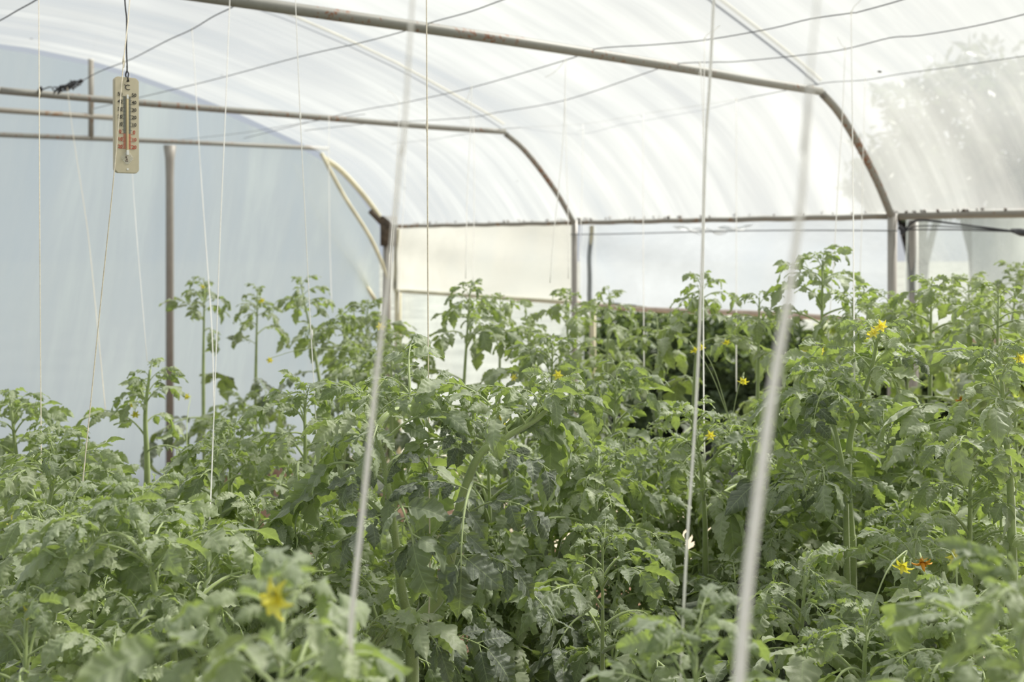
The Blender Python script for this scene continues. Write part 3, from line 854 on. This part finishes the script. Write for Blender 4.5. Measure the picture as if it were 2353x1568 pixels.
plant('tomato plant with drooping tips between the arching plant and the blurred cluster', 590, 1130, 1.75, 125, True, r0=.008, shoots=2)
plant('tomato plant at the bottom of the dark gap, few large leaves', 1420, 1250, 2.25, 126, True, r0=.008, full=1.1, shoots=2)
plant('tomato plant crossing the lower right with slanting branches', 1990, 1370, 1.55, 127, True, r0=.008, full=1.05, gap=.068, shoots=2)
plant('shaded tomato plant low by the blurred corner plant', 2200, 1330, 1.45, 128, True, r0=.008, full=1.05, gap=.068, shoots=2)
plant('tomato plant filling the space left of the forked stem', 810, 1290, 1.9, 129, True, r0=.008, shoots=2)
plant('tomato plant crown at the left edge with dark leaves', 25, 885, 2.75, 130, True, r0=.010, shoots=2)
plant('tomato plant crown with leaf sprays reaching right beside the leftmost string', 125, 955, 2.8, 131, True, r0=.009, shoots=2)
# farther rows
far = [
 ('tall thin tomato shoot with hanging leaves where two strings meet before the blue sheet', 470, 625, 4.6, dict(thin=True, shoots=0)),
 ('tall thin tomato shoot standing second before the blue sheet', 592, 648, 4.8, dict(thin=True, shoots=0)),
 ('tall slanting tomato shoot against the blue sheet, right of its thin neighbour', 690, 622, 4.5, dict(thin=True, shoots=0, lean=.25)),
 ('distant tomato plant below the diagonal pale braces', 845, 688, 4.8, {}),
 ('distant pointed tomato crown before the yellowed sheet', 1080, 638, 3.9, dict(shoots=0)),
 ('distant leafy tomato crown right beside the pointed one', 1150, 668, 4.3, {}),
 ('distant tomato crown before the foot of the second pair of posts', 1300, 662, 4.4, {}),
 ('distant tomato crown bending just right of the second pair of posts', 1400, 648, 4.1, dict(shoots=0, thin=True)),
 ('tomato plant with a long arched shoot over the dark hedge', 1510, 705, 4.0, dict(thin=True, shoots=0)),
 ('spidery tomato crown where the doubled string lands before the white sheet', 1615, 618, 3.7, dict(shoots=0)),
 ('tomato plant with flowering truss left of the tallest crown', 1745, 652, 3.3, dict(shoots=0, thin=True)),
 ('tallest tomato crown, standing above the rest before the white sheet', 1890, 566, 3.3, dict(shoots=1)),
 ('tomato plant just before the double post on the right', 2050, 655, 3.4, {}),
 ('tomato crown with a twisted hanging leaf right of the double post', 2140, 620, 3.2, dict(shoots=0)),
 ('tomato plant of the far row before the clear sheet', 2225, 625, 4.2, {}),
 ('tomato plant with dense crown at the right under the clear sheet', 2295, 640, 2.8, {}),
 ('far tomato plant at the right edge against the grey house', 2340, 600, 4.6, {}),
 ('tomato plant of the middle row with flowers near the middle of the crop', 1270, 762, 3.0, dict(shoots=2)),
 ('tomato plant of the middle row left of the straight central string', 900, 770, 3.6, dict(thin=True)),
 ('tomato plant hiding the corner post foot', 790, 705, 4.2, {}),
]
for i, (lb, x, y, Z, kw) in enumerate(far):
    plant(lb, x, y, Z, 300 + i, False, r0=.0085, zmin=.6, **kw)
hid = [(430, 1060, 3.0), 
       (1480, 960, 2.8), (1680, 940, 2.9), (1800, 910, 2.7), (260, 1090, 2.35), (410, 1170, 2.0),
       (1250, 950, 2.7), (1560, 1120, 2.8), (1760, 1050, 2.5), (2120, 960, 2.5), (1980, 900, 2.8),
       (20, 1050, 2.2), (660, 980, 2.9), (215, 1060, 3.0), (560, 900, 4.4), (2330, 900, 2.6), (1880, 1100, 2.4), (960, 1150, 2.3), (1780, 1180, 2.2), (1900, 760, 3.9), (2300, 1120, 2.1)]
for i, (x, y, Z) in enumerate(hid):
    plant('tomato plant merged among its neighbours inside the dense green crop', x, y, Z, 500 + i, False, group='tomato plants deep in the crop', r0=.008, zmin=.7, gap=.11, full=1.05, shoots=2 if i % 2 else 1)

# flowers, each hung on a stalk from the nearest stem of its plant
FL = [(1152, 962, 1.66), (1595, 803, 2.9), (1612, 798, 2.9), (2022, 748, 2.14), (2008, 765, 2.14), (1967, 935, 2.12), (305, 930, 2.86), (311, 952, 2.86), (75, 1402, 1.28), (43, 1200, 1.48),
      (640, 1375, .78), (2190, 1276, 1.5), (2345, 822, 1.86), (1884, 806, 2.5), (1282, 862, 2.7), (1182, 868, 2.9), (945, 1268, 1.8), (981, 1275, 1.78), (875, 750, 3.5), (430, 912, 3.3),
      (466, 658, 4.55), (601, 690, 4.75), (741, 1123, 1.9), (1632, 1000, 2.3), (1708, 874, 2.9), (1848, 815, 3.2), (1668, 785, 3.2), (620, 828, 3.5), (2075, 1298, 1.6), (72, 1222, 1.5), (1990, 770, 2.4)]
rf = random.Random(77)
for i, (x, y, Z) in enumerate(FL):
    p = P(x, y, Z)
    best = None
    for e, axes, pz, ppx in PLANTS:
        for pts, r in axes:
            for q in pts:
                d = (Vector(q) - p).length
                if q[2] > .5 and (best is None or d < best[0]): best = (d, e, Vector(q))
    d, e, q = best
    mid = q.lerp(p, .55) + Vector((0, 0, .02))
    dirv = Vector((rf.uniform(-.5, .5), -.7, rf.uniform(-.9, .2))).normalized()
    st = tube('truss_stalk', [Vector(v) for v in smooth_path([q, mid, p - dirv * .016, p - dirv * .009], 4)], .0012, STEM, e, 5, e.location)
    rot = dirv.to_track_quat('Z', 'Y').to_matrix().to_4x4()
    o = link('flower', FLOWER, st)
    o.matrix_local = Matrix.Translation(p - e.location) @ rot @ Matrix.Scale(rf.uniform(.6, .85), 4)
for (x, y, Z) in [(2208, 916, 2.7), (2118, 1290, 1.6)]:
    e = min(PLANTS, key=lambda t: abs(t[3] - x) + 200 * abs(t[2] - Z))[0]
    p = P(x, y, Z)
    o = link('wilted_flower', WILT, e); o['label'] = 'wilted orange flower'
    o.matrix_local = Matrix.Translation(p - e.location) @ Matrix.Rotation(2.5, 4, 'X') @ Matrix.Scale(.8, 4)

# ------------------------------------------------------------------ strings
def twine(pts, r, m, label, knots=(), tail=None, group=None, fuzz=0):
    q = [P(*t) for t in pts]
    if pts[0][1] < 0 and q[0].z < EYE + H:
        dv = q[0] - q[1]
        q[0] = q[0] + dv * ((EYE + H - q[0].z) / dv.z)              # up to the wire it is tied to
    g = Geo(); n_ = 6 * (len(q) - 1) + 1
    r = (np.interp(np.linspace(0, 1, n_), np.linspace(0, 1, len(r)), r) if isinstance(r, tuple) else r) * K * .8
    V, Fq = tube_np(smooth_path(q, 6), r, 6); g.add(V, Fq)
    if knots:
        for kx, ky, kz in knots:
            c = P(kx, ky, kz)
            V, Fq = tube_np([c + Vector((0, 0, -.008)), c, c + Vector((0, 0, .008))], [r, r * 2.4, r], 6); g.add(V, Fq)
    if tail:
        V, Fq = tube_np(smooth_path([P(*t) for t in tail], 5), r * .8, 5); g.add(V, Fq)
    o = link('support_string', g.mesh('support_string', [m]))
    return tag(o, label, 'string', group or 'strings hanging down to the plants')
T = TWINE; Y = TWINEY
twine([(88, -90, 2.9), (89, 0, 2.8), (91, 450, 2.4), (93, 800, 2.2), (95, 1090, 2.05)], .0013, Y, 'leftmost long straight straw-coloured string', [(91, 215, 2.6)])
twine([(303, -90, 2.5), (298, 0, 2.4), (284, 142, 2.05), (262, 400, 1.97), (233, 680, 1.95), (205, 960, 1.9), (187, 1140, 1.85)], .0014, Y, 'string slanting down left across the edge of the thermometer', [(284, 142, 2.05)])
twine([(155, 205, 6.2), (170, 322, 5.6), (200, 520, 4.6), (222, 730, 4.0), (243, 950, 3.4)], .0016, Y, 'faint thin string hanging from the tangled wire knot', [(155, 205, 6.2)])
twine([(296, 140, 5.6), (305, 410, 4.6), (338, 830, 3.1)], .0014, T, 'faint string emerging below the thermometer towards the dark crown')
twine([(441, 68, 4.6), (447, 150, 4.4), (457, 330, 4.0), (473, 560, 3.4), (487, 760, 3.0), (492, 960, 2.6)], .002, T, 'string tied to the bent dark wire, left one of the crossing pair', [(441, 69, 4.6)], [(441, 68, 4.6), (448, 62, 4.6), (454, 60, 4.55)])
twine([(530, -60, 3.4), (528, 0, 3.3), (518, 260, 2.9), (505, 560, 2.6), (497, 800, 2.4), (488, 1050, 2.2), (482, 1195, 2.0)], .0018, T, 'string passing before the tie bars, right one of the crossing pair')
twine([(677, -60, 3.0), (679, 0, 2.9), (690, 270, 2.7), (700, 470, 2.6), (712, 720, 2.5), (722, 895, 2.4), (728, 1010, 2.35)], .0015, T, 'thin white string landing on the silvery crown left of centre', [(690, 268, 2.7), (717, 770, 2.45)])
twine([(980, -80, 2.1), (980, 0, 2.05), (982, 400, 1.95), (984, 800, 1.85), (986, 1100, 1.75), (988, 1320, 1.70), (984, 1440, 1.68)], .0017, Y, 'straight thin string down the middle beside the forked plant', [(981, 290, 2.0)])
twine([(957, -150, .60), (948, 0, .60), (920, 360, .62), (893, 640, .64), (868, 840, .66), (835, 1160, .70), (808, 1420, .74), (806, 1500, .78)], (.0010, .0018, .0026, .0030), T, 'wide blurred white string left of centre, close to the lens')
twine([(1645, -120, 1.02), (1640, 0, 1.02), (1622, 320, 1.03), (1612, 640, 1.04), (1598, 960, 1.05), (1578, 1260, 1.06), (1562, 1600, 1.08)], .0019, T, 'soft white string down to the blurred tip at the bottom')
twine([(1619, 92, 4.7), (1617, 300, 4.0), (1616, 640, 3.2), (1617, 900, 2.6), (1619, 1060, 2.4)], .0024, T, 'white string from the uppermost wire onto the stout stem', [(1619, 92, 4.7)], [(1619, 92, 4.7), (1625, 80, 4.7), (1640, 70, 4.65), (1655, 58, 4.6)])
twine([(1608, 144, 5.2), (1612, 190, 5.0), (1618, 400, 4.5), (1614, 660, 3.7)], .0022, T, 'string with a looped knot at the tie bar, behind the doubled strings', [(1608, 146, 5.2)], [(1606, 146, 5.2), (1612, 168, 5.15), (1606, 172, 5.1), (1613, 145, 5.2)])
twine([(1888, -100, .47), (1878, 0, .47), (1862, 200, .47), (1842, 450, .475), (1812, 680, .48), (1775, 900, .49), (1740, 1160, .50), (1712, 1400, .51), (1694, 1620, .52)], (.0006, .0010, .0026, .0036, .0040), T, 'thickest blurred white string right of centre, nearest to the lens')
twine([(1956, 30, 4.12), (1957, 150, 3.8), (1960, 400, 3.2), (1962, 700, 2.5), (1964, 905, 2.2)], .0022, T, 'bright string from the uppermost wire onto the bent flowering stem', [(1956, 31, 4.12)], [(1956, 30, 4.12), (1962, 16, 4.1), (1972, 6, 4.1), (1982, -4, 4.1)])
twine([(1942, 113, 4.9), (1936, 260, 4.6), (1926, 420, 4.2), (1916, 600, 3.8), (1902, 790, 3.4)], .0022, T, 'string from the second wire down to the tallest crown', [(1942, 113, 4.9)], [(1942, 113, 4.9), (1932, 100, 4.9), (1925, 86, 4.9)])
twine([(1988, 184, 5.85), (1984, 330, 5.4), (1980, 520, 4.9), (1976, 640, 4.6)], .0022, T, 'faint string from the lowest wire passing before the arch', [(1988, 184, 5.85)])
twine([(1300, 139, 5.2), (1295, 300, 4.9), (1283, 440, 4.6), (1272, 540, 4.4), (1264, 650, 4.2)], .0022, T, 'left of two faint strings near the middle of the first tie bar', [(1300, 139, 5.2)], [(1298, 138, 5.2), (1285, 155, 5.2), (1268, 170, 5.2), (1252, 178, 5.2)])
twine([(1299, 230, 6.7), (1301, 350, 6.2), (1305, 480, 5.6), (1306, 640, 5.0)], .0026, T, 'right of two faint strings, tied to the bowed wire', [(1299, 230, 6.7)])
twine([(1084, 201, 6.1), (1081, 300, 5.8), (1074, 440, 5.3), (1070, 640, 4.4)], .0024, T, 'faint string ending on the pointed crown, left of its pair', [(1084, 201, 6.1)], [(1082, 203, 6.1), (1078, 215, 6.1), (1070, 238, 6.1)])
twine([(1088, 269, 7.6), (1090, 400, 6.6), (1089, 520, 5.8), (1087, 660, 4.8)], .0026, T, 'faint string right behind the one above the pointed crown', [(1088, 269, 7.6)])
twine([(918, 238, 6.9), (912, 400, 6.2), (900, 560, 5.4), (896, 700, 4.9)], .0026, T, 'very faint string before the corner post', [(918, 238, 6.9)], [(918, 238, 6.9), (905, 218, 6.9), (890, 208, 6.9)])
twine([(932, 290, 8.2), (930, 420, 7.4), (922, 560, 6.4), (915, 720, 5.4)], .0026, T, 'very faint string just right of the corner post')
twine([(756, 270, 7.6), (756, 400, 6.9), (758, 560, 6.0), (762, 700, 4.8)], .0024, T, 'very faint string above the plant by the corner', [(756, 270, 7.6)])
twine([(1478, 262, 7.4), (1478, 500, 6.2), (1479, 700, 4.8), (1480, 860, 4.2)], .0026, T, 'faint string before the white sheet right of the second pair of posts', [(1478, 262, 7.4)])
twine([(1692, 229, 6.7), (1692, 480, 5.6), (1692, 700, 4.5), (1692, 900, 3.6)], .0026, T, 'faint straight string before the white sheet, left of the tallest crown', [(1692, 229, 6.7)])
twine([(1340, 285, 8.1), (1338, 420, 7.2), (1333, 560, 6.2), (1330, 680, 5.2)], .0026, T, 'very faint string before the second pair of posts')

# ------------------------------------------------------------------ thermometer
TZ = 1.52 / K
tc_ = P(292, 288, TZ)
th = empty('thermometer', tc_, 'cream Celsius wall thermometer hanging from a dark wire at upper left', 'thermometer')
th.rotation_euler = (math.radians(1), math.radians(-.6), math.radians(44))
th.scale = (.731,) * 3
CREAM = simple('cream_plastic', (.60, .54, .39), .45, .4, noise=.07, scale=25)
BLK = simple('black_print', (.02, .02, .02), .6)
RED = simple('red_print', (.50, .045, .02), .6)
GREYP = simple('grey_print', (.33, .34, .30), .6)
PINKP = simple('pink_print', (.62, .32, .22), .6)
WHT = simple('white_dots', (.85, .85, .82), .5)
TUBE = simple('glass_tube', (.72, .60, .34), .15, .6)
HT, WD, TK = .2, .0515, .011
def prism(outline, y0, y1, m, name, parent, bev=0):
    bm = bmesh.new()
    a = [bm.verts.new((x, y0, z)) for x, z in outline]; b = [bm.verts.new((x, y1, z)) for x, z in outline]
    bm.faces.new(a); bm.faces.new(list(reversed(b)))
    n = len(a)
    for i in range(n): bm.faces.new((a[i], b[i], b[(i + 1) % n], a[(i + 1) % n]))
    bmesh.ops.recalc_face_normals(bm, faces=bm.faces)
    if bev: bmesh.ops.bevel(bm, geom=list(bm.edges), offset=bev, segments=2, affect='EDGES')
    me = bpy.data.meshes.new(name); bm.to_mesh(me); bm.free(); me.materials.append(m)
    return link(name, me, parent)
cx_, w2, h2 = .006, WD / 2, HT / 2
oct_ = [(-w2 + cx_, -h2), (w2 - cx_, -h2), (w2, -h2 + cx_), (w2, h2 - cx_), (w2 - cx_, h2), (-w2 + cx_, h2), (-w2, h2 - cx_), (-w2, -h2 + cx_)]
prism(oct_, 0, TK, CREAM, 'board', th, .0012)
fy = -.0004
def plate(x0, x1, z0, z1, m, name, y=fy):
    return prism([(x0, z0), (x1, z0), (x1, z1), (x0, z1)], y, .0006, m, name, th)
zz0, zz1 = -.049, .060           # -20 .. 50
def zv(v): return zz0 + (v + 20) / 70 * (zz1 - zz0)
g1 = Geo(); g2 = Geo()
def strip(g, x0, x1, z, hh=.00025, y=-.0007):
    V, Fq = box_np(((x0 + x1) / 2, y + .0005, z), abs(x1 - x0), .001, hh * 2); g.add(V, Fq)
plate(-.0078, -.0028, zv(0), zv(50), GREYP, 'scale_band'); plate(.0028, .0078, zv(0), zv(50), GREYP, 'scale_band')
plate(-.0078, -.0028, zv(-20), zv(0), PINKP, 'scale_band'); plate(.0028, .0078, zv(-20), zv(0), PINKP, 'scale_band')
for v in range(-20, 51, 1):
    g = g1 if v > 0 else g2
    for sd in (-1, 1):
        ln = .0166 if v % 10 == 0 else (.0105 if v % 5 == 0 else .0076)
        strip(g, sd * .0030, sd * ln, zv(v), .00022 if v % 5 == 0 else .00012)
link('scale_ticks', g1.mesh('scale_ticks', [BLK]), th); link('scale_ticks', g2.mesh('scale_ticks', [RED]), th)
def text_geo(s, size, x, z):
    cu = bpy.data.curves.new('t', 'FONT'); cu.body = s; cu.size = size; cu.align_x = 'CENTER'; cu.align_y = 'CENTER'; cu.extrude = .0002; cu.offset = .00012; cu.resolution_u = 3
    ob = bpy.data.objects.new('t', cu); C.objects.link(ob)
    bpy.context.view_layer.update()
    me = bpy.data.meshes.new_from_object(ob.evaluated_get(bpy.context.evaluated_depsgraph_get()))
    bpy.data.objects.remove(ob)
    me.transform(Matrix.Translation((x, -.0006, z)) @ Matrix.Rotation(math.pi / 2, 4, 'X'))
    return me
def join_text(items, m, name):
    bm = bmesh.new()
    for it in items: bm.from_mesh(text_geo(*it))
    me = bpy.data.meshes.new(name); bm.to_mesh(me); bm.free(); me.materials.append(m)
    return link(name, me, th)
for v in range(-20, 51, 10):
    join_text([(str(abs(v)), .0100, -.0148, zv(v) + .0038), (str(abs(v)), .0100, .0148, zv(v) + .0038)], BLK if v > 0 else RED, 'scale_number')
join_text([('C', .0165, .0008, .0785), ('°', .0075, -.0044, .0815)], BLK, 'unit_letter')
tube('glass_tube', [(0, -.0016, -.062), (0, -.0016, -.058), (0, -.0016, 0), (0, -.0016, .0605), (0, -.0016, .062)], [.0012, .0021, .0021, .0021, .001], TUBE, th, 10, None, 1.0)
prism([(-.0019, .055), (.0019, .055), (.0019, .0635), (-.0019, .0635)], -.0042, -.001, WHT, 'tube_clip', th)
prism([(-.0024, -.062), (.0024, -.062), (.0024, -.052), (-.0024, -.052)], -.0042, -.001, WHT, 'tube_clip', th)
g = Geo()
for i in range(-4, 5):
    for j in range(-4, 5):
        if i * i + j * j <= 17:
            V, Fq = box_np((i * .0028, -.0003, -.068 + j * .0028), .0013, .0012, .0013); g.add(V, Fq)
link('dot_grille', g.mesh('dot_grille', [WHT]), th)
g = Geo()
for dx, dz, r in ((-.002, -.0665, .0016), (-.0028, -.0745, .0014), (.0006, -.0745, .0012), (-.001, -.0705, .0016)):
    V, Fq = box_np((dx, -.0004, dz), r * 2, .0012, r * 2); g.add(V, Fq)
link('stain', g.mesh('stain', [simple('dark_stain', (.16, .12, .09), .8)]), th)
def disc(x, z, r, m, name): return prism([(x + r * math.cos(a), z + r * math.sin(a)) for a in np.linspace(0, 2 * math.pi, 16, endpoint=False)], -.0005, .0008, m, name, th)
disc(.001, h2 - .008, .0019, BLK, 'hole'); disc(.001, -h2 + .0085, .0021, WHT, 'hole')
bpy.context.view_layer.update()
hp = th.matrix_world @ Vector((.001, -.002, h2 - .008))
g = Geo()
Zr = TZ
V, Fq = tube_np(smooth_path([P(283, -140, Zr), P(287, 0, Zr), P(291, 45, Zr), P(290.5, 110, Zr), P(292, 150, Zr), P(292, 162, Zr), P(295.5, 170, Zr), hp + Vector((0.0005, -.001, .004)), hp + Vector((0, .004, 0)), P(289.5, 176, Zr), P(289, 170, Zr), P(292, 161, Zr), P(291.5, 152, Zr)], 6), .0011, 7); g.add(V, Fq)
o = link('hanging_wire', g.mesh('hanging_wire', [WIRE]))
tag(o, 'dark looped wire holding the thermometer', 'wire')

# ------------------------------------------------------------------ outside: hedge, trees, house
def leaf_cloud(rng, c, rad, n, size, m, name):
    c = np.array(c, float); rad = np.array(rad, float)
    rnd = np.random.RandomState(rng.randrange(10 ** 6))
    d = rnd.normal(size=(n, 3)); d /= np.linalg.norm(d, axis=1)[:, None]
    lump = 1 + .22 * np.sin(d[:, 0] * 5 + 1) * np.sin(d[:, 1] * 6 + 2) + .15 * np.sin(d[:, 2] * 9 + d[:, 0] * 4)
    p = c + d * rad * (rnd.uniform(.35, 1, n) ** .4 * lump)[:, None]
    a = rnd.normal(size=(n, 3)); a /= np.linalg.norm(a, axis=1)[:, None]
    b = np.cross(a, rnd.normal(size=(n, 3))); b /= np.linalg.norm(b, axis=1)[:, None]
    s = size * rnd.uniform(.6, 1.3, n)[:, None]
    nrm = np.cross(a, b)
    q = np.stack([p - a * s, p + b * s * .4 + nrm * s * .12, p + a * s, p - b * s * .4 + nrm * s * .12], 1).reshape(-1, 3)
    Fq = np.arange(4 * n).reshape(-1, 4)
    return q, Fq
DARKL = leaf_mat('shrub_leaf', (.05, .085, .035), (.10, .15, .06), (.14, .20, .04), .25, .1)
LIMEL = leaf_mat('lime_leaf', (.16, .21, .06), (.25, .3, .1), (.40, .48, .08), .35, .1)
TREEL = leaf_mat('tree_leaf', (.045, .06, .04), (.1, .13, .07), (.12, .16, .06), .2, .1)
BARK = simple('bark', (.05, .04, .035), .9, noise=.3)
def shrub(name, label, cat, loc, rad, zc, n, size, m, seed, trunk=.05, group=None):
    rng = random.Random(seed); rad = tuple(r * K for r in rad); zc *= K; size *= K; trunk *= K
    if cat == 'tree': zc += EYE * (1 - K)
    else: zc, rad = .50, (rad[0], rad[1], .50)
    e = empty(name, (loc[0], loc[1], 0), label, cat, group)
    V, Fq = leaf_cloud(rng, (0, 0, zc), rad, n, size, m, name)
    link('foliage', mesh_np('foliage', V, Fq, [m], smooth=False), e)
    g = Geo()
    for k in range(5):
        an = k * 1.26 + rng.random(); r = rad[0] * .45
        V, Fq = tube_np(smooth_path([(0, 0, 0), (math.cos(an) * r * .2, math.sin(an) * r * .2, zc * .5), (math.cos(an) * r, math.sin(an) * r, zc + rad[2] * .4)], 4), [trunk] * 4 + [trunk * .7] * 4 + [trunk * .3], 7) if False else tube_np([(0, 0, 0), (math.cos(an) * r * .2, math.sin(an) * r * .2, zc * .5), (math.cos(an) * r, math.sin(an) * r, zc + rad[2] * .4)], [trunk, trunk * .7, trunk * .3], 7)
        g.add(V, Fq)
    link('trunk', g.mesh('trunk', [BARK]), e)
    return e
def out(px, Z): p = P(px, 600, Z); return (p.x, p.y)
for i, (px, Z, r, zc, lb, m) in enumerate([
    (1440, 13.5, (.9, .9, .55), .55, 'dark shrub outside below the white sheet, first from the second posts', DARKL),
    (1560, 12.5, (.9, .9, .5), .5, 'dark rounded shrub outside under the arched shoot', DARKL),
    (1690, 12.0, (.8, .8, .5), .5, 'dark shrub outside behind the faint straight string', DARKL),
    (1810, 11.0, (.7, .7, .42), .42, 'dark shrub outside behind the thick blurred string', DARKL),
    (1950, 10.6, (.7, .7, .35), .35, 'yellowish green shrub outside left of the double post', LIMEL),
    (2110, 10.0, (.7, .7, .45), .45, 'dark shrub outside just right of the double post', DARKL),
    (2230, 9.6, (.6, .6, .40), .4, 'dark shrub outside behind the orange bloom', DARKL),
    (2340, 8.8, (.6, .6, .35), .35, 'lime green shrub outside at the right edge', LIMEL),
    (2420, 10.5, (.9, .9, .6), .6, 'dark shrub outside past the right edge', DARKL)]):
    shrub('garden_shrub', lb, 'shrub', out(px, Z), r, zc, 5200, .075, m, 40 + i, .02, 'garden shrubs outside')
for i, (px, Z, r, zc, lb) in enumerate([
    (2260, 19, (2.0, 2.0, 1.6), 3.6, 'dark tree outside seen blurred through the roof curve at right'),
    (2500, 17, (1.9, 1.9, 1.6), 3.3, 'large dark tree outside at the right edge seen through the film'),
    (2110, 24, (1.6, 1.6, .9), 3.0, 'small dark tree outside just right of the bent arch')]):
    shrub('garden_tree', lb, 'tree', out(px, Z), r, zc, 3000, .15, TREEL, 70 + i, .14, 'trees outside beyond the right side')
hp_ = out(2460, 15)
he = empty('house', (hp_[0], hp_[1], 0), 'grey house wall outside seen through the clear sheet at right', 'house')
HW = simple('house_wall', (.33, .34, .33), .8, noise=.1)
g = Geo(); V, Fq = box_np((0.2, 0, .93), 1.7, 1.3, 1.86); g.add(V, Fq); link('wall', g.mesh('wall', [HW]), he)
g = Geo(); V, Fq = box_np((0.2, 0, 1.885), 1.9, 1.5, .05); g.add(V, Fq); link('roof', g.mesh('roof', [simple('house_roof', (.25, .22, .2), .8)]), he)
